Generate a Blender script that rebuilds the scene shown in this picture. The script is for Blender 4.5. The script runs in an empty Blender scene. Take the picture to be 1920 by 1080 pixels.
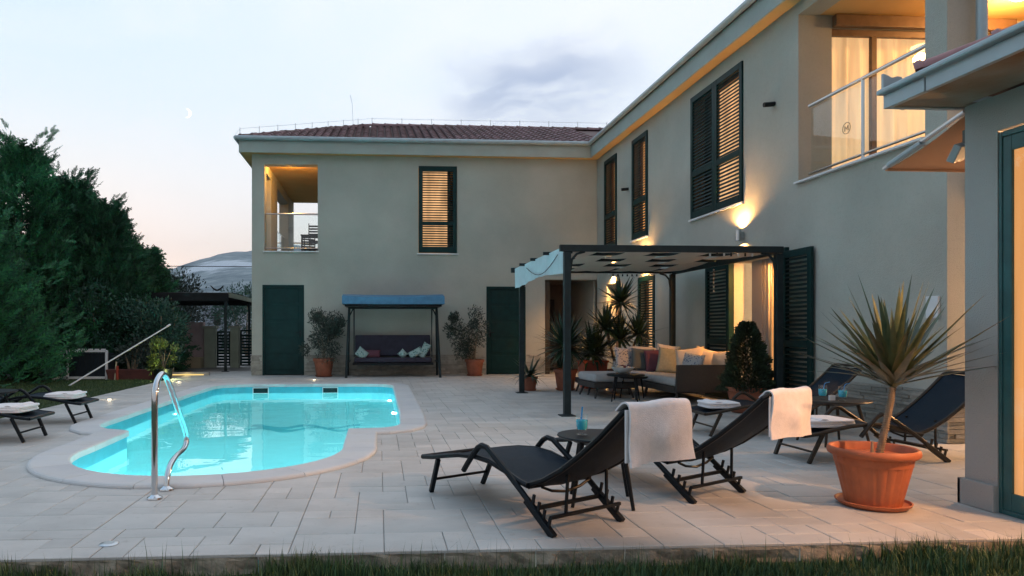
import bpy, bmesh, math, random
import numpy as np
from mathutils import Vector, Matrix, Euler, noise as mnoise
R = math.radians
random.seed(7); rng = np.random.default_rng(7)
S = bpy.context.scene
COL = S.collection

# ------------------------------------------------------------------ camera, world, light
cam = bpy.data.cameras.new('camera'); camo = bpy.data.objects.new('camera', cam); COL.objects.link(camo)
cam.lens = 24; cam.sensor_width = 36; cam.shift_x = 0.0875; cam.shift_y = 0.04167
cam.clip_start = 0.05; cam.clip_end = 9000
camo.location = (0, 0, 1.15); camo.rotation_euler = (R(90), 0, -math.atan(82/1280))
S.camera = camo
S.view_settings.view_transform = 'Standard'; S.view_settings.look = 'None'
S.view_settings.exposure = 0.0; S.view_settings.gamma = 1
S.render.engine = 'CYCLES'
cy = S.cycles
cy.use_denoising = True; cy.sample_clamp_indirect = 5; cy.max_bounces = 8; cy.diffuse_bounces = 3
cy.transparent_max_bounces = 16; cy.transmission_bounces = 6; cy.glossy_bounces = 3; cy.caustics_reflective = False
cy.volume_bounces = 0; cy.volume_max_steps = 64

world = bpy.data.worlds.new('World'); S.world = world; world.use_nodes = True
nt = world.node_tree; N = nt.nodes; Lk = nt.links; N.clear()
def nd(t, **k):
    n = N.new(t)
    for a, b in k.items(): setattr(n, a, b)
    return n
def mth(op, a, b=None, c=None, clamp=False):
    n = nd('ShaderNodeMath', operation=op, use_clamp=clamp)
    for i, v in enumerate((a, b, c)):
        if v is None: continue
        if isinstance(v, (int, float)): n.inputs[i].default_value = v
        else: Lk.new(v, n.inputs[i])
    return n.outputs[0]
def vmth(op, a, b=None):
    n = nd('ShaderNodeVectorMath', operation=op)
    for i, v in enumerate((a, b)):
        if v is None: continue
        if isinstance(v, (tuple, list)): n.inputs[i].default_value = v
        else: Lk.new(v, n.inputs[i])
    return n
def mixc(f, a, b, mode='MIX'):
    n = nd('ShaderNodeMix', data_type='RGBA', blend_type=mode)
    if isinstance(f, (int, float)): n.inputs[0].default_value = f
    else: Lk.new(f, n.inputs[0])
    for i, v in ((6, a), (7, b)):
        if isinstance(v, (tuple, list)): n.inputs[i].default_value = (*v[:3], 1)
        else: Lk.new(v, n.inputs[i])
    return n.outputs[2]
def mrange(v, a, b, c=0, d=1):
    n = nd('ShaderNodeMapRange', interpolation_type='SMOOTHSTEP'); Lk.new(v, n.inputs[0])
    for i, x in enumerate((a, b, c, d)): n.inputs[i+1].default_value = x
    return n.outputs[0]
tc = nd('ShaderNodeTexCoord'); d = vmth('NORMALIZE', tc.outputs['Generated']).outputs[0]
sx = nd('ShaderNodeSeparateXYZ'); Lk.new(d, sx.inputs[0])
ramp = nd('ShaderNodeValToRGB'); Lk.new(sx.outputs[2], ramp.inputs[0])
cr = ramp.color_ramp; cr.interpolation = 'B_SPLINE'
stops = [(0.0, (.93, .79, .74)), (.10, (.93, .84, .80)), (.19, (.84, .87, .90)), (.30, (.68, .82, .93)), (.45, (.52, .73, .92)), (1, (.22, .46, .80))]
cr.elements[0].position, cr.elements[0].color = stops[0][0], (*stops[0][1], 1)
cr.elements[1].position, cr.elements[1].color = stops[-1][0], (*stops[-1][1], 1)
for p, c in stops[1:-1]:
    e = cr.elements.new(p); e.color = (*c, 1)
# blue to the left of the glow, whiter high up where thin cloud lies
az = mrange(sx.outputs[0], -.75, .35)
base = mixc(mth('MULTIPLY', az, mrange(sx.outputs[2], .15, .4), clamp=True), ramp.outputs[0], (.83, .88, .96))
# thin cloud
mp = nd('ShaderNodeMapping'); Lk.new(d, mp.inputs[0]); mp.inputs['Scale'].default_value = (1, 1, 2.4); mp.inputs['Rotation'].default_value = (0, R(-22), 0)
n1 = nd('ShaderNodeTexNoise'); Lk.new(mp.outputs[0], n1.inputs['Vector']); n1.inputs['Scale'].default_value = 2.3; n1.inputs['Detail'].default_value = 6; n1.inputs['Roughness'].default_value = .5; n1.inputs['Distortion'].default_value = .5
veil = mrange(n1.outputs[0], .42, .72)
base = mixc(mth('MULTIPLY', veil, .45), base, (.92, .92, .97))
# the one darker lavender cloud
c0 = Vector((.164+.064, .998, .3555)).normalized()
wn = nd('ShaderNodeTexNoise'); Lk.new(d, wn.inputs['Vector']); wn.inputs['Scale'].default_value = 7; wn.inputs['Detail'].default_value = 3
woff = vmth('SCALE', vmth('SUBTRACT', wn.outputs['Color'], (.5, .5, .5)).outputs[0]); woff.inputs[3].default_value = .10
dw = vmth('ADD', d, woff.outputs[0])
rel = vmth('SUBTRACT', dw.outputs[0], tuple(c0)); mp2 = nd('ShaderNodeMapping'); Lk.new(rel.outputs[0], mp2.inputs[0])
mp2.inputs['Rotation'].default_value = (0, R(33), 0); mp2.inputs['Scale'].default_value = (7.6, 5, 15)
ln = vmth('LENGTH', mp2.outputs[0]).outputs['Value']
blob = mrange(ln, 1.35, .1)
n2 = nd('ShaderNodeTexNoise'); mp3 = nd('ShaderNodeMapping'); Lk.new(dw.outputs[0], mp3.inputs[0]); mp3.inputs['Rotation'].default_value = (0, R(33), 0); mp3.inputs['Scale'].default_value = (1, 1, 3.2)
Lk.new(mp3.outputs[0], n2.inputs['Vector']); n2.inputs['Scale'].default_value = 9; n2.inputs['Detail'].default_value = 4
cl = mth('MULTIPLY', blob, mrange(n2.outputs[0], .30, .62, .25, 1))
base = mixc(mth('MULTIPLY', cl, .92), base, (.38, .46, .64))
# the sky away from the sunset is dimmer; below the horizon it is dark ground
dim = mrange(sx.outputs[1], -.8, .4, .62, 1.0)
base = mixc(1.0, base, (1, 1, 1), 'MULTIPLY')
sc1 = vmth('SCALE', base); Lk.new(dim, sc1.inputs[3])
bel = mrange(sx.outputs[2], -.06, -.005)
base = mixc(bel, (.10, .11, .10), sc1.outputs[0])
bg = nd('ShaderNodeBackground'); Lk.new(base, bg.inputs[0]); bg.inputs[1].default_value = 1.20
sky = nd('ShaderNodeTexSky', sky_type='NISHITA'); sky.sun_disc = False; sky.sun_elevation = R(1.5); sky.sun_rotation = R(-25); sky.altitude = 100
bg2 = nd('ShaderNodeBackground'); Lk.new(sky.outputs[0], bg2.inputs[0]); bg2.inputs[1].default_value = 0.03
add = nd('ShaderNodeAddShader'); Lk.new(bg.outputs[0], add.inputs[0]); Lk.new(bg2.outputs[0], add.inputs[1])
wo = nd('ShaderNodeOutputWorld'); Lk.new(add.outputs[0], wo.inputs[0])
sun = bpy.data.lights.new('sun', 'SUN'); sun.energy = .06; sun.angle = R(20); sun.color = (1, .75, .6)
suno = bpy.data.objects.new('sun', sun); COL.objects.link(suno); suno.rotation_euler = (R(-80), 0, R(-25+0))

WARM = (1, .50, .16); WARM2 = (1, .62, .30)
def lamp(name, loc, power, color=WARM, radius=.04, spot=None, rot=None, area=None, parent=None):
    t = 'AREA' if area else ('SPOT' if spot else 'POINT')
    l = bpy.data.lights.new(name, t); l.energy = power; l.color = color
    if area: l.shape = 'RECTANGLE'; l.size, l.size_y = area
    else: l.shadow_soft_size = radius
    if spot: l.spot_size = R(spot); l.spot_blend = .6
    o = bpy.data.objects.new(name, l); COL.objects.link(o)
    if parent: o.parent = parent; o.location = Vector(loc)-wloc(parent)
    else: o.location = loc
    if rot: o.rotation_euler = rot
    return o
def wloc(o):
    v = Vector((0, 0, 0))
    while o: v = v+Vector(o.location); o = o.parent
    return v

# ------------------------------------------------------------------ materials
MATS = {}
def mat(name, col=(.5, .5, .5), rough=.6, metal=0, var=0, vscale=4, bump=0, bscale=40, col2=None, island=0, spec=None, emit=None, estr=0, detail=5, coat=0, sub=0, sheen=0, alpha=None, stretch=None):
    if name in MATS: return MATS[name]
    m = bpy.data.materials.new(name); MATS[name] = m; m.use_nodes = True
    t = m.node_tree; b = t.nodes['Principled BSDF']; n = t.nodes; l = t.links
    b.inputs['Base Color'].default_value = (*col, 1); b.inputs['Roughness'].default_value = rough; b.inputs['Metallic'].default_value = metal
    if spec is not None: b.inputs['Specular IOR Level'].default_value = spec
    if coat: b.inputs['Coat Weight'].default_value = coat
    if sheen: b.inputs['Sheen Weight'].default_value = sheen
    tcn = n.new('ShaderNodeTexCoord'); src = tcn.outputs['Object']
    if stretch:
        mpn = n.new('ShaderNodeMapping'); mpn.inputs['Scale'].default_value = stretch; l.new(src, mpn.inputs[0]); src = mpn.outputs[0]
    cur = None
    if var or col2:
        no = n.new('ShaderNodeTexNoise'); no.inputs['Scale'].default_value = vscale; no.inputs['Detail'].default_value = detail; l.new(src, no.inputs['Vector'])
        r = n.new('ShaderNodeValToRGB'); l.new(no.outputs[0], r.inputs[0]); r.color_ramp.elements[0].position = .32; r.color_ramp.elements[1].position = .68
        c2 = col2 if col2 else tuple(min(1, c*(1+var)) for c in col); c1 = col if col2 else tuple(c*(1-var) for c in col)
        r.color_ramp.elements[0].color = (*c1, 1); r.color_ramp.elements[1].color = (*c2, 1); cur = r.outputs[0]
    if island:
        g = n.new('ShaderNodeNewGeometry'); oi = n.new('ShaderNodeObjectInfo')
        a = n.new('ShaderNodeMath'); a.operation = 'ADD'; l.new(g.outputs['Random Per Island'], a.inputs[0]); l.new(oi.outputs['Random'], a.inputs[1])
        fr = n.new('ShaderNodeMath'); fr.operation = 'FRACT'; l.new(a.outputs[0], fr.inputs[0])
        mr = n.new('ShaderNodeMapRange'); l.new(fr.outputs[0], mr.inputs[0]); mr.inputs[3].default_value = 1-island; mr.inputs[4].default_value = 1+island
        hs = n.new('ShaderNodeHueSaturation'); l.new(mr.outputs[0], hs.inputs['Value'])
        mr2 = n.new('ShaderNodeMapRange'); l.new(fr.outputs[0], mr2.inputs[0]); mr2.inputs[3].default_value = .5+island*.06; mr2.inputs[4].default_value = .5-island*.06; l.new(mr2.outputs[0], hs.inputs['Hue'])
        if cur: l.new(cur, hs.inputs['Color'])
        else: hs.inputs['Color'].default_value = (*col, 1)
        cur = hs.outputs[0]
    if cur: l.new(cur, b.inputs['Base Color'])
    if bump:
        nb = n.new('ShaderNodeTexNoise'); nb.inputs['Scale'].default_value = bscale; nb.inputs['Detail'].default_value = 3; l.new(src, nb.inputs['Vector'])
        bp = n.new('ShaderNodeBump'); bp.inputs['Strength'].default_value = bump; bp.inputs['Distance'].default_value = .01; l.new(nb.outputs[0], bp.inputs['Height']); l.new(bp.outputs[0], b.inputs['Normal'])
    if emit: b.inputs['Emission Color'].default_value = (*emit, 1); b.inputs['Emission Strength'].default_value = estr
    if alpha is not None: b.inputs['Alpha'].default_value = alpha
    return m
stucco = mat('stucco', (.43, .43, .385), .95, col2=(.50, .495, .44), vscale=.9, bump=.8, bscale=130, spec=.15)
stucco2 = mat('stucco_annex', (.36, .38, .37), .95, col2=(.42, .435, .415), vscale=1.2, bump=.7, bscale=130, spec=.15)
soffm = mat('soffit_glow_tint', (.66, .42, .18), .9, var=.06, vscale=2, bump=.2, bscale=100, spec=.15)  # orange of the lamp glow under the eaves mixed into the base colour
fasc = mat('fascia_paint', (.38, .41, .385), .8, var=.05, vscale=3, bump=.15, bscale=90, spec=.2)
gutm = mat('gutter_metal', (.36, .43, .46), .45, metal=.3, var=.08, vscale=5)
green = mat('green_paint', (.004, .028, .028), .45, spec=.18, var=.2, vscale=6, bump=.1, bscale=60)
greend = mat('green_slat_paint', (.004, .024, .024), .5, spec=.15, var=.2, vscale=6, island=.15)
tilem = mat('terracotta_roof', (.10, .055, .060), .7, col2=(.22, .125, .125), vscale=7, island=.3, bump=.3, bscale=50)
stone = mat('cladding_stone', (.27, .26, .23), .9, col2=(.40, .38, .33), vscale=9, island=.22, bump=.7, bscale=60)
tile_m = mat('paving_stone', (.43, .43, .415), .50, col2=(.55, .54, .515), vscale=1.7, island=.06, bump=.22, bscale=55, spec=.35, stretch=(1, 2.2, 1), detail=8)
bed_m = mat('joint_mortar', (.33, .33, .32), .95, var=.2, vscale=14, bump=.5, bscale=80)
cope_m = mat('coping_stone', (.50, .515, .53), .55, col2=(.59, .595, .59), vscale=3, island=.05, bump=.12, bscale=70, spec=.4)
edge_m = mat('rough_concrete', (.16, .14, .11), .95, col2=(.38, .34, .27), vscale=12, bump=1, bscale=30)
lawn_m = mat('lawn_soil', (.022, .040, .016), .95, col2=(.040, .060, .022), vscale=3, bump=.8, bscale=20)
drive_m = mat('driveway', (.26, .26, .26), .8, col2=(.34, .33, .32), vscale=2.5, bump=.3, bscale=60)
blackm = mat('powder_black', (.004, .007, .010), .42, spec=.22, var=.2, vscale=20)
bronze = mat('powder_bronze', (.032, .024, .017), .42, spec=.3, var=.2, vscale=20)
sling = mat('sling_mesh', (.006, .016, .028), .55, var=.15, vscale=60, bump=.35, bscale=420, spec=.14)
chrome = mat('chrome', (.60, .62, .64), .11, metal=1)
steel = mat('brushed_steel', (.55, .57, .58), .28, metal=1)
whitem = mat('white_paint', (.72, .73, .74), .5, var=.06, vscale=8)
towelm = mat('towel', (.82, .79, .80), .95, var=.05, vscale=30, bump=.45, bscale=200, sheen=.4)
terra = mat('terracotta_pot', (.46, .135, .055), .6, col2=(.36, .105, .045), vscale=7, bump=.12, bscale=60)
terrad = mat('terracotta_dark', (.26, .085, .045), .7, var=.25, vscale=6, bump=.2, bscale=60)
soil = mat('soil', (.035, .022, .014), .95, var=.4, vscale=30, bump=1, bscale=60)
bark = mat('bark', (.16, .115, .075), .9, col2=(.33, .26, .18), vscale=30, bump=1, bscale=60, stretch=(1, 1, .3))
yleaf = mat('yucca_leaf', (.040, .075, .040), .40, col2=(.115, .130, .060), vscale=6, island=.35)
pleaf = mat('palm_leaf', (.020, .050, .026), .45, var=.3, vscale=6, island=.4)
oleaf = mat('olive_leaf', (.026, .046, .036), .55, island=.45)
cleaf = mat('cypress_leaf', (.018, .098, .048), .7, var=.5, vscale=1.1, island=.6)
cleafb = mat('cypress_leaf_light', (.030, .155, .070), .7, var=.5, vscale=1.1, island=.6)
bleaf = mat('shrub_leaf', (.024, .085, .060), .6, var=.3, vscale=2, island=.45)
lleaf = mat('bright_leaf', (.13, .19, .035), .5, island=.35)
tleaf = mat('thuja_leaf', (.018, .038, .016), .65, var=.3, vscale=6, island=.4)
grassm = mat('grass_blade', (.030, .088, .030), .6, col2=(.065, .105, .032), vscale=3.5, island=.6)
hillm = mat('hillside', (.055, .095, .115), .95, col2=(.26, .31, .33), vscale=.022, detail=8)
quarry = mat('quarry_rock', (.36, .40, .44), .95, var=.25, vscale=.02, detail=8)
wick = mat('wicker', (.050, .045, .042), .7, var=.3, vscale=60, bump=.9, bscale=190, stretch=(1, 1, 3))
cush = mat('cushion_grey', (.40, .41, .42), .9, var=.06, vscale=14, bump=.3, bscale=200)
darkglass = mat('dark_interior', (.03, .022, .016), .6)
swingblue = mat('swing_canopy_blue', (.07, .20, .34), .7, var=.12, vscale=8, bump=.3, bscale=200)
swingdark = mat('swing_seat_plum', (.030, .026, .045), .85, var=.2, vscale=8)
pergm = mat('pergola_metal', (.016, .026, .029), .5, spec=.22, var=.15, vscale=10)
creamf = mat('cream_fabric', (.62, .56, .48), .85, var=.05, vscale=6, bump=.3, bscale=250)
def translucent(m, k, c):
    t = m.node_tree; b = t.nodes['Principled BSDF']; o = [n for n in t.nodes if n.type == 'OUTPUT_MATERIAL'][0]
    tr = t.nodes.new('ShaderNodeBsdfTranslucent'); tr.inputs[0].default_value = (*c, 1); mx = t.nodes.new('ShaderNodeMixShader'); mx.inputs[0].default_value = k
    t.links.new(b.outputs[0], mx.inputs[1]); t.links.new(tr.outputs[0], mx.inputs[2]); t.links.new(mx.outputs[0], o.inputs[0])
translucent(creamf, .32, (.62, .56, .50))
bluef = mat('valance_fabric', (.50, .62, .66), .85, var=.06, vscale=6, bump=.3, bscale=250)
pinkw = mat('pink_render', (.50, .37, .39), .9, var=.12, vscale=3, bump=.3, bscale=60)
ochre = mat('ochre_render', (.48, .40, .27), .9, var=.12, vscale=3, bump=.3, bscale=60)
pill = mat('gate_pillar_render', (.42, .45, .37), .9, var=.12, vscale=3, bump=.3, bscale=60)
awnf = mat('awning_fabric', (.62, .36, .22), .85, var=.05, vscale=5, bump=.2, bscale=200)
wood = mat('brown_frame', (.16, .095, .055), .5, var=.15, vscale=10)
interior = mat('interior_plaster', (.62, .52, .38), .85, var=.03)
translucent(awnf, .2, (.7, .4, .25))
floorw = mat('wood_floor', (.25, .15, .08), .5, var=.2, vscale=5)
liner = mat('pool_liner', (.25, .78, .81), .5, var=.03, vscale=2)
liner2 = mat('pool_band', (.05, .42, .52), .4, var=.08, vscale=6)
pinkcush = mat('cushion_mauve', (.13, .045, .065), .9, bump=.3, bscale=200)
tealcush = mat('cushion_teal', (.09, .115, .12), .9, bump=.3, bscale=200)
limecush = mat('cushion_olive', (.26, .27, .21), .9, var=.1, vscale=30, bump=.3, bscale=200)
creamcush = mat('cushion_cream', (.60, .53, .44), .9, var=.06, vscale=14, bump=.3, bscale=200)
def floral(name, a, b, sc=22):
    m = mat(name, a, .9, bump=.2, bscale=200); t = m.node_tree; v = t.nodes.new('ShaderNodeTexVoronoi'); v.inputs['Scale'].default_value = sc
    tcn = t.nodes.new('ShaderNodeTexCoord'); t.links.new(tcn.outputs['Object'], v.inputs['Vector'])
    r = t.nodes.new('ShaderNodeValToRGB'); t.links.new(v.outputs['Distance'], r.inputs[0]); r.color_ramp.interpolation = 'EASE'
    r.color_ramp.elements[0].position = .28; r.color_ramp.elements[0].color = (*b, 1); r.color_ramp.elements[1].position = .42; r.color_ramp.elements[1].color = (*a, 1)
    t.links.new(r.outputs[0], t.nodes['Principled BSDF'].inputs['Base Color']); return m
flor = floral('cushion_leaf_print', (.34, .46, .44), (.05, .16, .15))
florb = floral('cushion_blue_print', (.45, .47, .50), (.10, .14, .24), 30)
def emat(name, col, s, vary=None):
    m = bpy.data.materials.new(name); m.use_nodes = True; t = m.node_tree; t.nodes.clear()
    e = t.nodes.new('ShaderNodeEmission'); e.inputs[0].default_value = (*col, 1); e.inputs[1].default_value = s
    o = t.nodes.new('ShaderNodeOutputMaterial'); t.links.new(e.outputs[0], o.inputs[0])
    if vary:
        tcn = t.nodes.new('ShaderNodeTexCoord'); no = t.nodes.new('ShaderNodeTexNoise'); no.inputs['Scale'].default_value = vary; no.inputs['Detail'].default_value = 2
        mpn = t.nodes.new('ShaderNodeMapping'); mpn.inputs['Scale'].default_value = (1, 1, .25); t.links.new(tcn.outputs['Object'], mpn.inputs[0]); t.links.new(mpn.outputs[0], no.inputs['Vector'])
        r = t.nodes.new('ShaderNodeMapRange'); r.inputs[1].default_value = .3; r.inputs[2].default_value = .7; r.inputs[3].default_value = s*.55; r.inputs[4].default_value = s*1.25
        t.links.new(no.outputs[0], r.inputs[0]); t.links.new(r.outputs[0], e.inputs[1])
    return m
glow_win = emat('lit_blind', (1, .56, .26), .9, 3.2)
glow_dim = emat('lit_blind_dim', (1, .42, .12), .9, 3.5)
glow_bulb = emat('lamp_bulb', (1, .80, .45), 14)
glow_led = emat('deck_light', (1, .86, .62), 5)
glow_pool = emat('pool_lamp_lens', (.75, .98, 1), 6)
def curtain_mat(name, c, s):
    m = mat(name, (.55, .42, .28), .9); b = m.node_tree.nodes['Principled BSDF']; t = m.node_tree
    tcn = t.nodes.new('ShaderNodeTexCoord'); sp = t.nodes.new('ShaderNodeTexNoise'); mpn = t.nodes.new('ShaderNodeMapping'); mpn.inputs['Scale'].default_value = (9, 9, .5)
    t.links.new(tcn.outputs['Object'], mpn.inputs[0]); t.links.new(mpn.outputs[0], sp.inputs['Vector']); sp.inputs['Scale'].default_value = 1.0; sp.inputs['Detail'].default_value = 3
    r = t.nodes.new('ShaderNodeMapRange'); r.inputs[1].default_value = .3; r.inputs[2].default_value = .7; r.inputs[3].default_value = s*.6; r.inputs[4].default_value = s*1.2
    t.links.new(sp.outputs[0], r.inputs[0]); t.links.new(r.outputs[0], b.inputs['Emission Strength']); b.inputs['Emission Color'].default_value = (*c, 1); return m
curt = curtain_mat('lit_curtain', (1, .60, .28), .85)
curt2 = curtain_mat('lit_curtain_orange', (1, .45, .14), .6)
def glass_mat(name, tint=(1, 1, 1), refl=.9, clear=1.0):
    m = bpy.data.materials.new(name); m.use_nodes = True; t = m.node_tree; t.nodes.clear()
    ge = t.nodes.new('ShaderNodeNewGeometry'); dt = t.nodes.new('ShaderNodeVectorMath'); dt.operation = 'DOT_PRODUCT'; t.links.new(ge.outputs['Normal'], dt.inputs[0]); t.links.new(ge.outputs['Incoming'], dt.inputs[1])
    ab = t.nodes.new('ShaderNodeMath'); ab.operation = 'ABSOLUTE'; t.links.new(dt.outputs['Value'], ab.inputs[0]); om = t.nodes.new('ShaderNodeMath'); om.operation = 'SUBTRACT'; om.inputs[0].default_value = 1; t.links.new(ab.outputs[0], om.inputs[1])
    pw = t.nodes.new('ShaderNodeMath'); pw.operation = 'POWER'; t.links.new(om.outputs[0], pw.inputs[0]); pw.inputs[1].default_value = 5
    f = t.nodes.new('ShaderNodeMath'); f.operation = 'MULTIPLY_ADD'; t.links.new(pw.outputs[0], f.inputs[0]); f.inputs[1].default_value = .9; f.inputs[2].default_value = .04
    tr = t.nodes.new('ShaderNodeBsdfTransparent'); tr.inputs[0].default_value = (*tint, 1)
    gl = t.nodes.new('ShaderNodeBsdfGlossy'); gl.inputs['Roughness'].default_value = .01; gl.inputs[0].default_value = (.95, .97, 1, 1)
    mx = t.nodes.new('ShaderNodeMixShader'); t.links.new(f.outputs[0], mx.inputs[0]); t.links.new(tr.outputs[0], mx.inputs[1]); t.links.new(gl.outputs[0], mx.inputs[2])
    o = t.nodes.new('ShaderNodeOutputMaterial'); t.links.new(mx.outputs[0], o.inputs[0]); return m
glass = glass_mat('window_glass'); rglass = glass_mat('railing_glass', (.93, .97, .97))
water = bpy.data.materials.new('pool_water'); water.use_nodes = True
b = water.node_tree.nodes['Principled BSDF']; b.inputs['Transmission Weight'].default_value = 1; b.inputs['IOR'].default_value = 1.333; b.inputs['Roughness'].default_value = 0.0; b.inputs['Base Color'].default_value = (.93, 1, 1, 1)
_t = water.node_tree; _tc = _t.nodes.new('ShaderNodeTexCoord'); _n = _t.nodes.new('ShaderNodeTexNoise'); _n.inputs['Scale'].default_value = 1.6; _n.inputs['Detail'].default_value = 2; _n.inputs['Distortion'].default_value = .4
_b = _t.nodes.new('ShaderNodeBump'); _b.inputs['Strength'].default_value = .38; _b.inputs['Distance'].default_value = .02
_t.links.new(_tc.outputs['Object'], _n.inputs['Vector']); _t.links.new(_n.outputs[0], _b.inputs['Height']); _t.links.new(_b.outputs[0], b.inputs['Normal'])
drinkm = mat('cyan_drink', (.05, .48, .66), .15, emit=None)
strawm = mat('blue_straw', (.04, .25, .55), .4)

def stain(m, sc, col, amt, lo=.50, hi=.75):
    t = m.node_tree; b = t.nodes['Principled BSDF']; src = b.inputs['Base Color'].links[0].from_socket
    ge = t.nodes.new('ShaderNodeNewGeometry'); no = t.nodes.new('ShaderNodeTexNoise'); no.inputs['Scale'].default_value = sc; no.inputs['Detail'].default_value = 9; no.inputs['Roughness'].default_value = .65; t.links.new(ge.outputs['Position'], no.inputs['Vector'])
    mr = t.nodes.new('ShaderNodeMapRange'); t.links.new(no.outputs[0], mr.inputs[0]); mr.inputs[1].default_value = lo; mr.inputs[2].default_value = hi; mr.inputs[4].default_value = amt
    mx = t.nodes.new('ShaderNodeMix'); mx.data_type = 'RGBA'; mx.blend_type = 'MULTIPLY'; t.links.new(mr.outputs[0], mx.inputs[0]); t.links.new(src, mx.inputs[6]); mx.inputs[7].default_value = (*col, 1); t.links.new(mx.outputs[2], b.inputs['Base Color'])
stain(tile_m, 1.1, (.66, .64, .62), .6, .46, .72); stain(tile_m, 14, (.6, .57, .53), .55, .60, .72); stain(cope_m, 3, (.72, .70, .66), .5); stain(stucco, .5, (.80, .80, .78), .6, .42, .7); stain(stucco, 30, (.8, .8, .8), .3, .5, .65); stain(terra, 9, (.75, .78, .80), .6, .5, .66)
# ------------------------------------------------------------------ mesh helpers
class MB:
    def __init__(s): s.v = []; s.f = []
    def add(s, vs, fs):
        o = len(s.v); s.v += [tuple(map(float, v)) for v in vs]; s.f += [tuple(i+o for i in f) for f in fs]; return s
    def bx(s, x0, x1, y0, y1, z0, z1, M=None):
        vs = [Vector(v) for v in ((x0, y0, z0), (x1, y0, z0), (x1, y1, z0), (x0, y1, z0), (x0, y0, z1), (x1, y0, z1), (x1, y1, z1), (x0, y1, z1))]
        if M: vs = [M @ v for v in vs]
        return s.add(vs, [(0, 3, 2, 1), (4, 5, 6, 7), (0, 1, 5, 4), (1, 2, 6, 5), (2, 3, 7, 6), (3, 0, 4, 7)])
    def tube(s, pts, r, n=8, closed=False, r2=None, up=None, flat=None):
        pts = [Vector(p) for p in pts]; m = len(pts); rings = []
        prev = None
        for i, p in enumerate(pts):
            a = pts[(i-1) % m] if (closed or i > 0) else p; c = pts[(i+1) % m] if (closed or i < m-1) else p
            t = (c-a).normalized()
            if prev is None:
                u = Vector(up) if up else (Vector((0, 0, 1)) if abs(t.z) < .9 else Vector((1, 0, 0)))
            else: u = prev
            u = (u - t*u.dot(t)).normalized(); w = t.cross(u); prev = u
            rr = r if r2 is None else r+(r2-r)*i/(m-1)
            fx = flat if flat else 1
            rings.append([p+(u*math.cos(k*2*math.pi/n+math.pi/n)+w*fx*math.sin(k*2*math.pi/n+math.pi/n))*rr for k in range(n)])
        vs = [v for rg in rings for v in rg]; fs = []
        for i in range(m if closed else m-1):
            j = (i+1) % m
            for k in range(n): fs.append((i*n+k, i*n+(k+1) % n, j*n+(k+1) % n, j*n+k))
        if not closed: fs += [tuple(range(n))[::-1], tuple((m-1)*n+k for k in range(n))]
        return s.add(vs, fs)
    def bar(s, a, b, w, h=None): # rectangular bar
        h = h or w; a = Vector(a); b = Vector(b); t = (b-a).normalized()
        u = Vector((0, 0, 1)) if abs(t.z) < .95 else Vector((1, 0, 0)); sd = t.cross(u).normalized(); u = sd.cross(t)
        vs = [p+sd*x*w/2+u*z*h/2 for p in (a, b) for x, z in ((-1, -1), (1, -1), (1, 1), (-1, 1))]
        return s.add(vs, [(0, 1, 2, 3), (7, 6, 5, 4), (0, 4, 5, 1), (1, 5, 6, 2), (2, 6, 7, 3), (3, 7, 4, 0)])
    def lathe(s, prof, c=(0, 0, 0), n=32, wob=0):
        vs = []; fs = []; m = len(prof)
        for r, z in prof:
            for k in range(n):
                a = k*2*math.pi/n; rr = r*(1+wob*math.cos(a*n/2)); vs.append((c[0]+rr*math.cos(a), c[1]+rr*math.sin(a), c[2]+z))
        for i in range(m-1):
            for k in range(n): fs.append((i*n+k, i*n+(k+1) % n, (i+1)*n+(k+1) % n, (i+1)*n+k))
        if prof[0][0] > 1e-5: fs.append(tuple(range(n))[::-1])
        if prof[-1][0] > 1e-5: fs.append(tuple((m-1)*n+k for k in range(n)))
        return s.add(vs, fs)
    def prism(s, poly, z0, z1, plane='xy', off=0):
        n = len(poly)
        def P(a, b, c): return {'xy': (a, b, c), 'xz': (a, c, b), 'yz': (c, a, b)}[plane]
        vs = [P(x, y, z0) for x, y in poly]+[P(x, y, z1) for x, y in poly]
        return s.add(vs, [tuple(range(n))[::-1], tuple(range(n, 2*n))]+[(i, (i+1) % n, (i+1) % n+n, i+n) for i in range(n)])
    def grid(s, P, close_u=False):
        nu = len(P); nv = len(P[0]); fs = []
        for i in range(nu-1 if not close_u else nu):
            for j in range(nv-1): fs.append((i*nv+j, ((i+1) % nu)*nv+j, ((i+1) % nu)*nv+j+1, i*nv+j+1))
        return s.add([p for r in P for p in r], fs)
    def mesh(s, name, m=None, smooth=False, bevel=0, seg=2, thick=0):
        me = bpy.data.meshes.new(name); me.from_pydata(s.v, [], s.f)
        bm = bmesh.new(); bm.from_mesh(me)
        if thick: bmesh.ops.solidify(bm, geom=bm.faces[:], thickness=thick)
        bmesh.ops.recalc_face_normals(bm, faces=bm.faces[:])
        if bevel:
            es = [e for e in bm.edges if len(e.link_faces) == 2 and e.calc_face_angle(0) > .5]
            bmesh.ops.bevel(bm, geom=es, offset=bevel, segments=seg, affect='EDGES', profile=.5, clamp_overlap=True)
        bm.to_mesh(me); bm.free()
        if smooth:
            for p in me.polygons: p.use_smooth = True
            try: me.set_sharp_from_angle(angle=R(40))
            except Exception: pass
        if m: me.materials.append(m)
        return me
    def build(s, name, m, parent=None, world=False, **k):
        if world and parent:
            w = wloc(parent); s.v = [(a-w.x, b_-w.y, c-w.z) for a, b_, c in s.v]
        me = s.mesh(name, m, **k); return link(name, me, parent)
def link(name, me, parent=None, loc=(0, 0, 0), rot=None, scale=None):
    o = bpy.data.objects.new(name, me); COL.objects.link(o); o.parent = parent; o.location = loc
    if rot: o.rotation_euler = rot
    if scale: o.scale = scale
    return o
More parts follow.
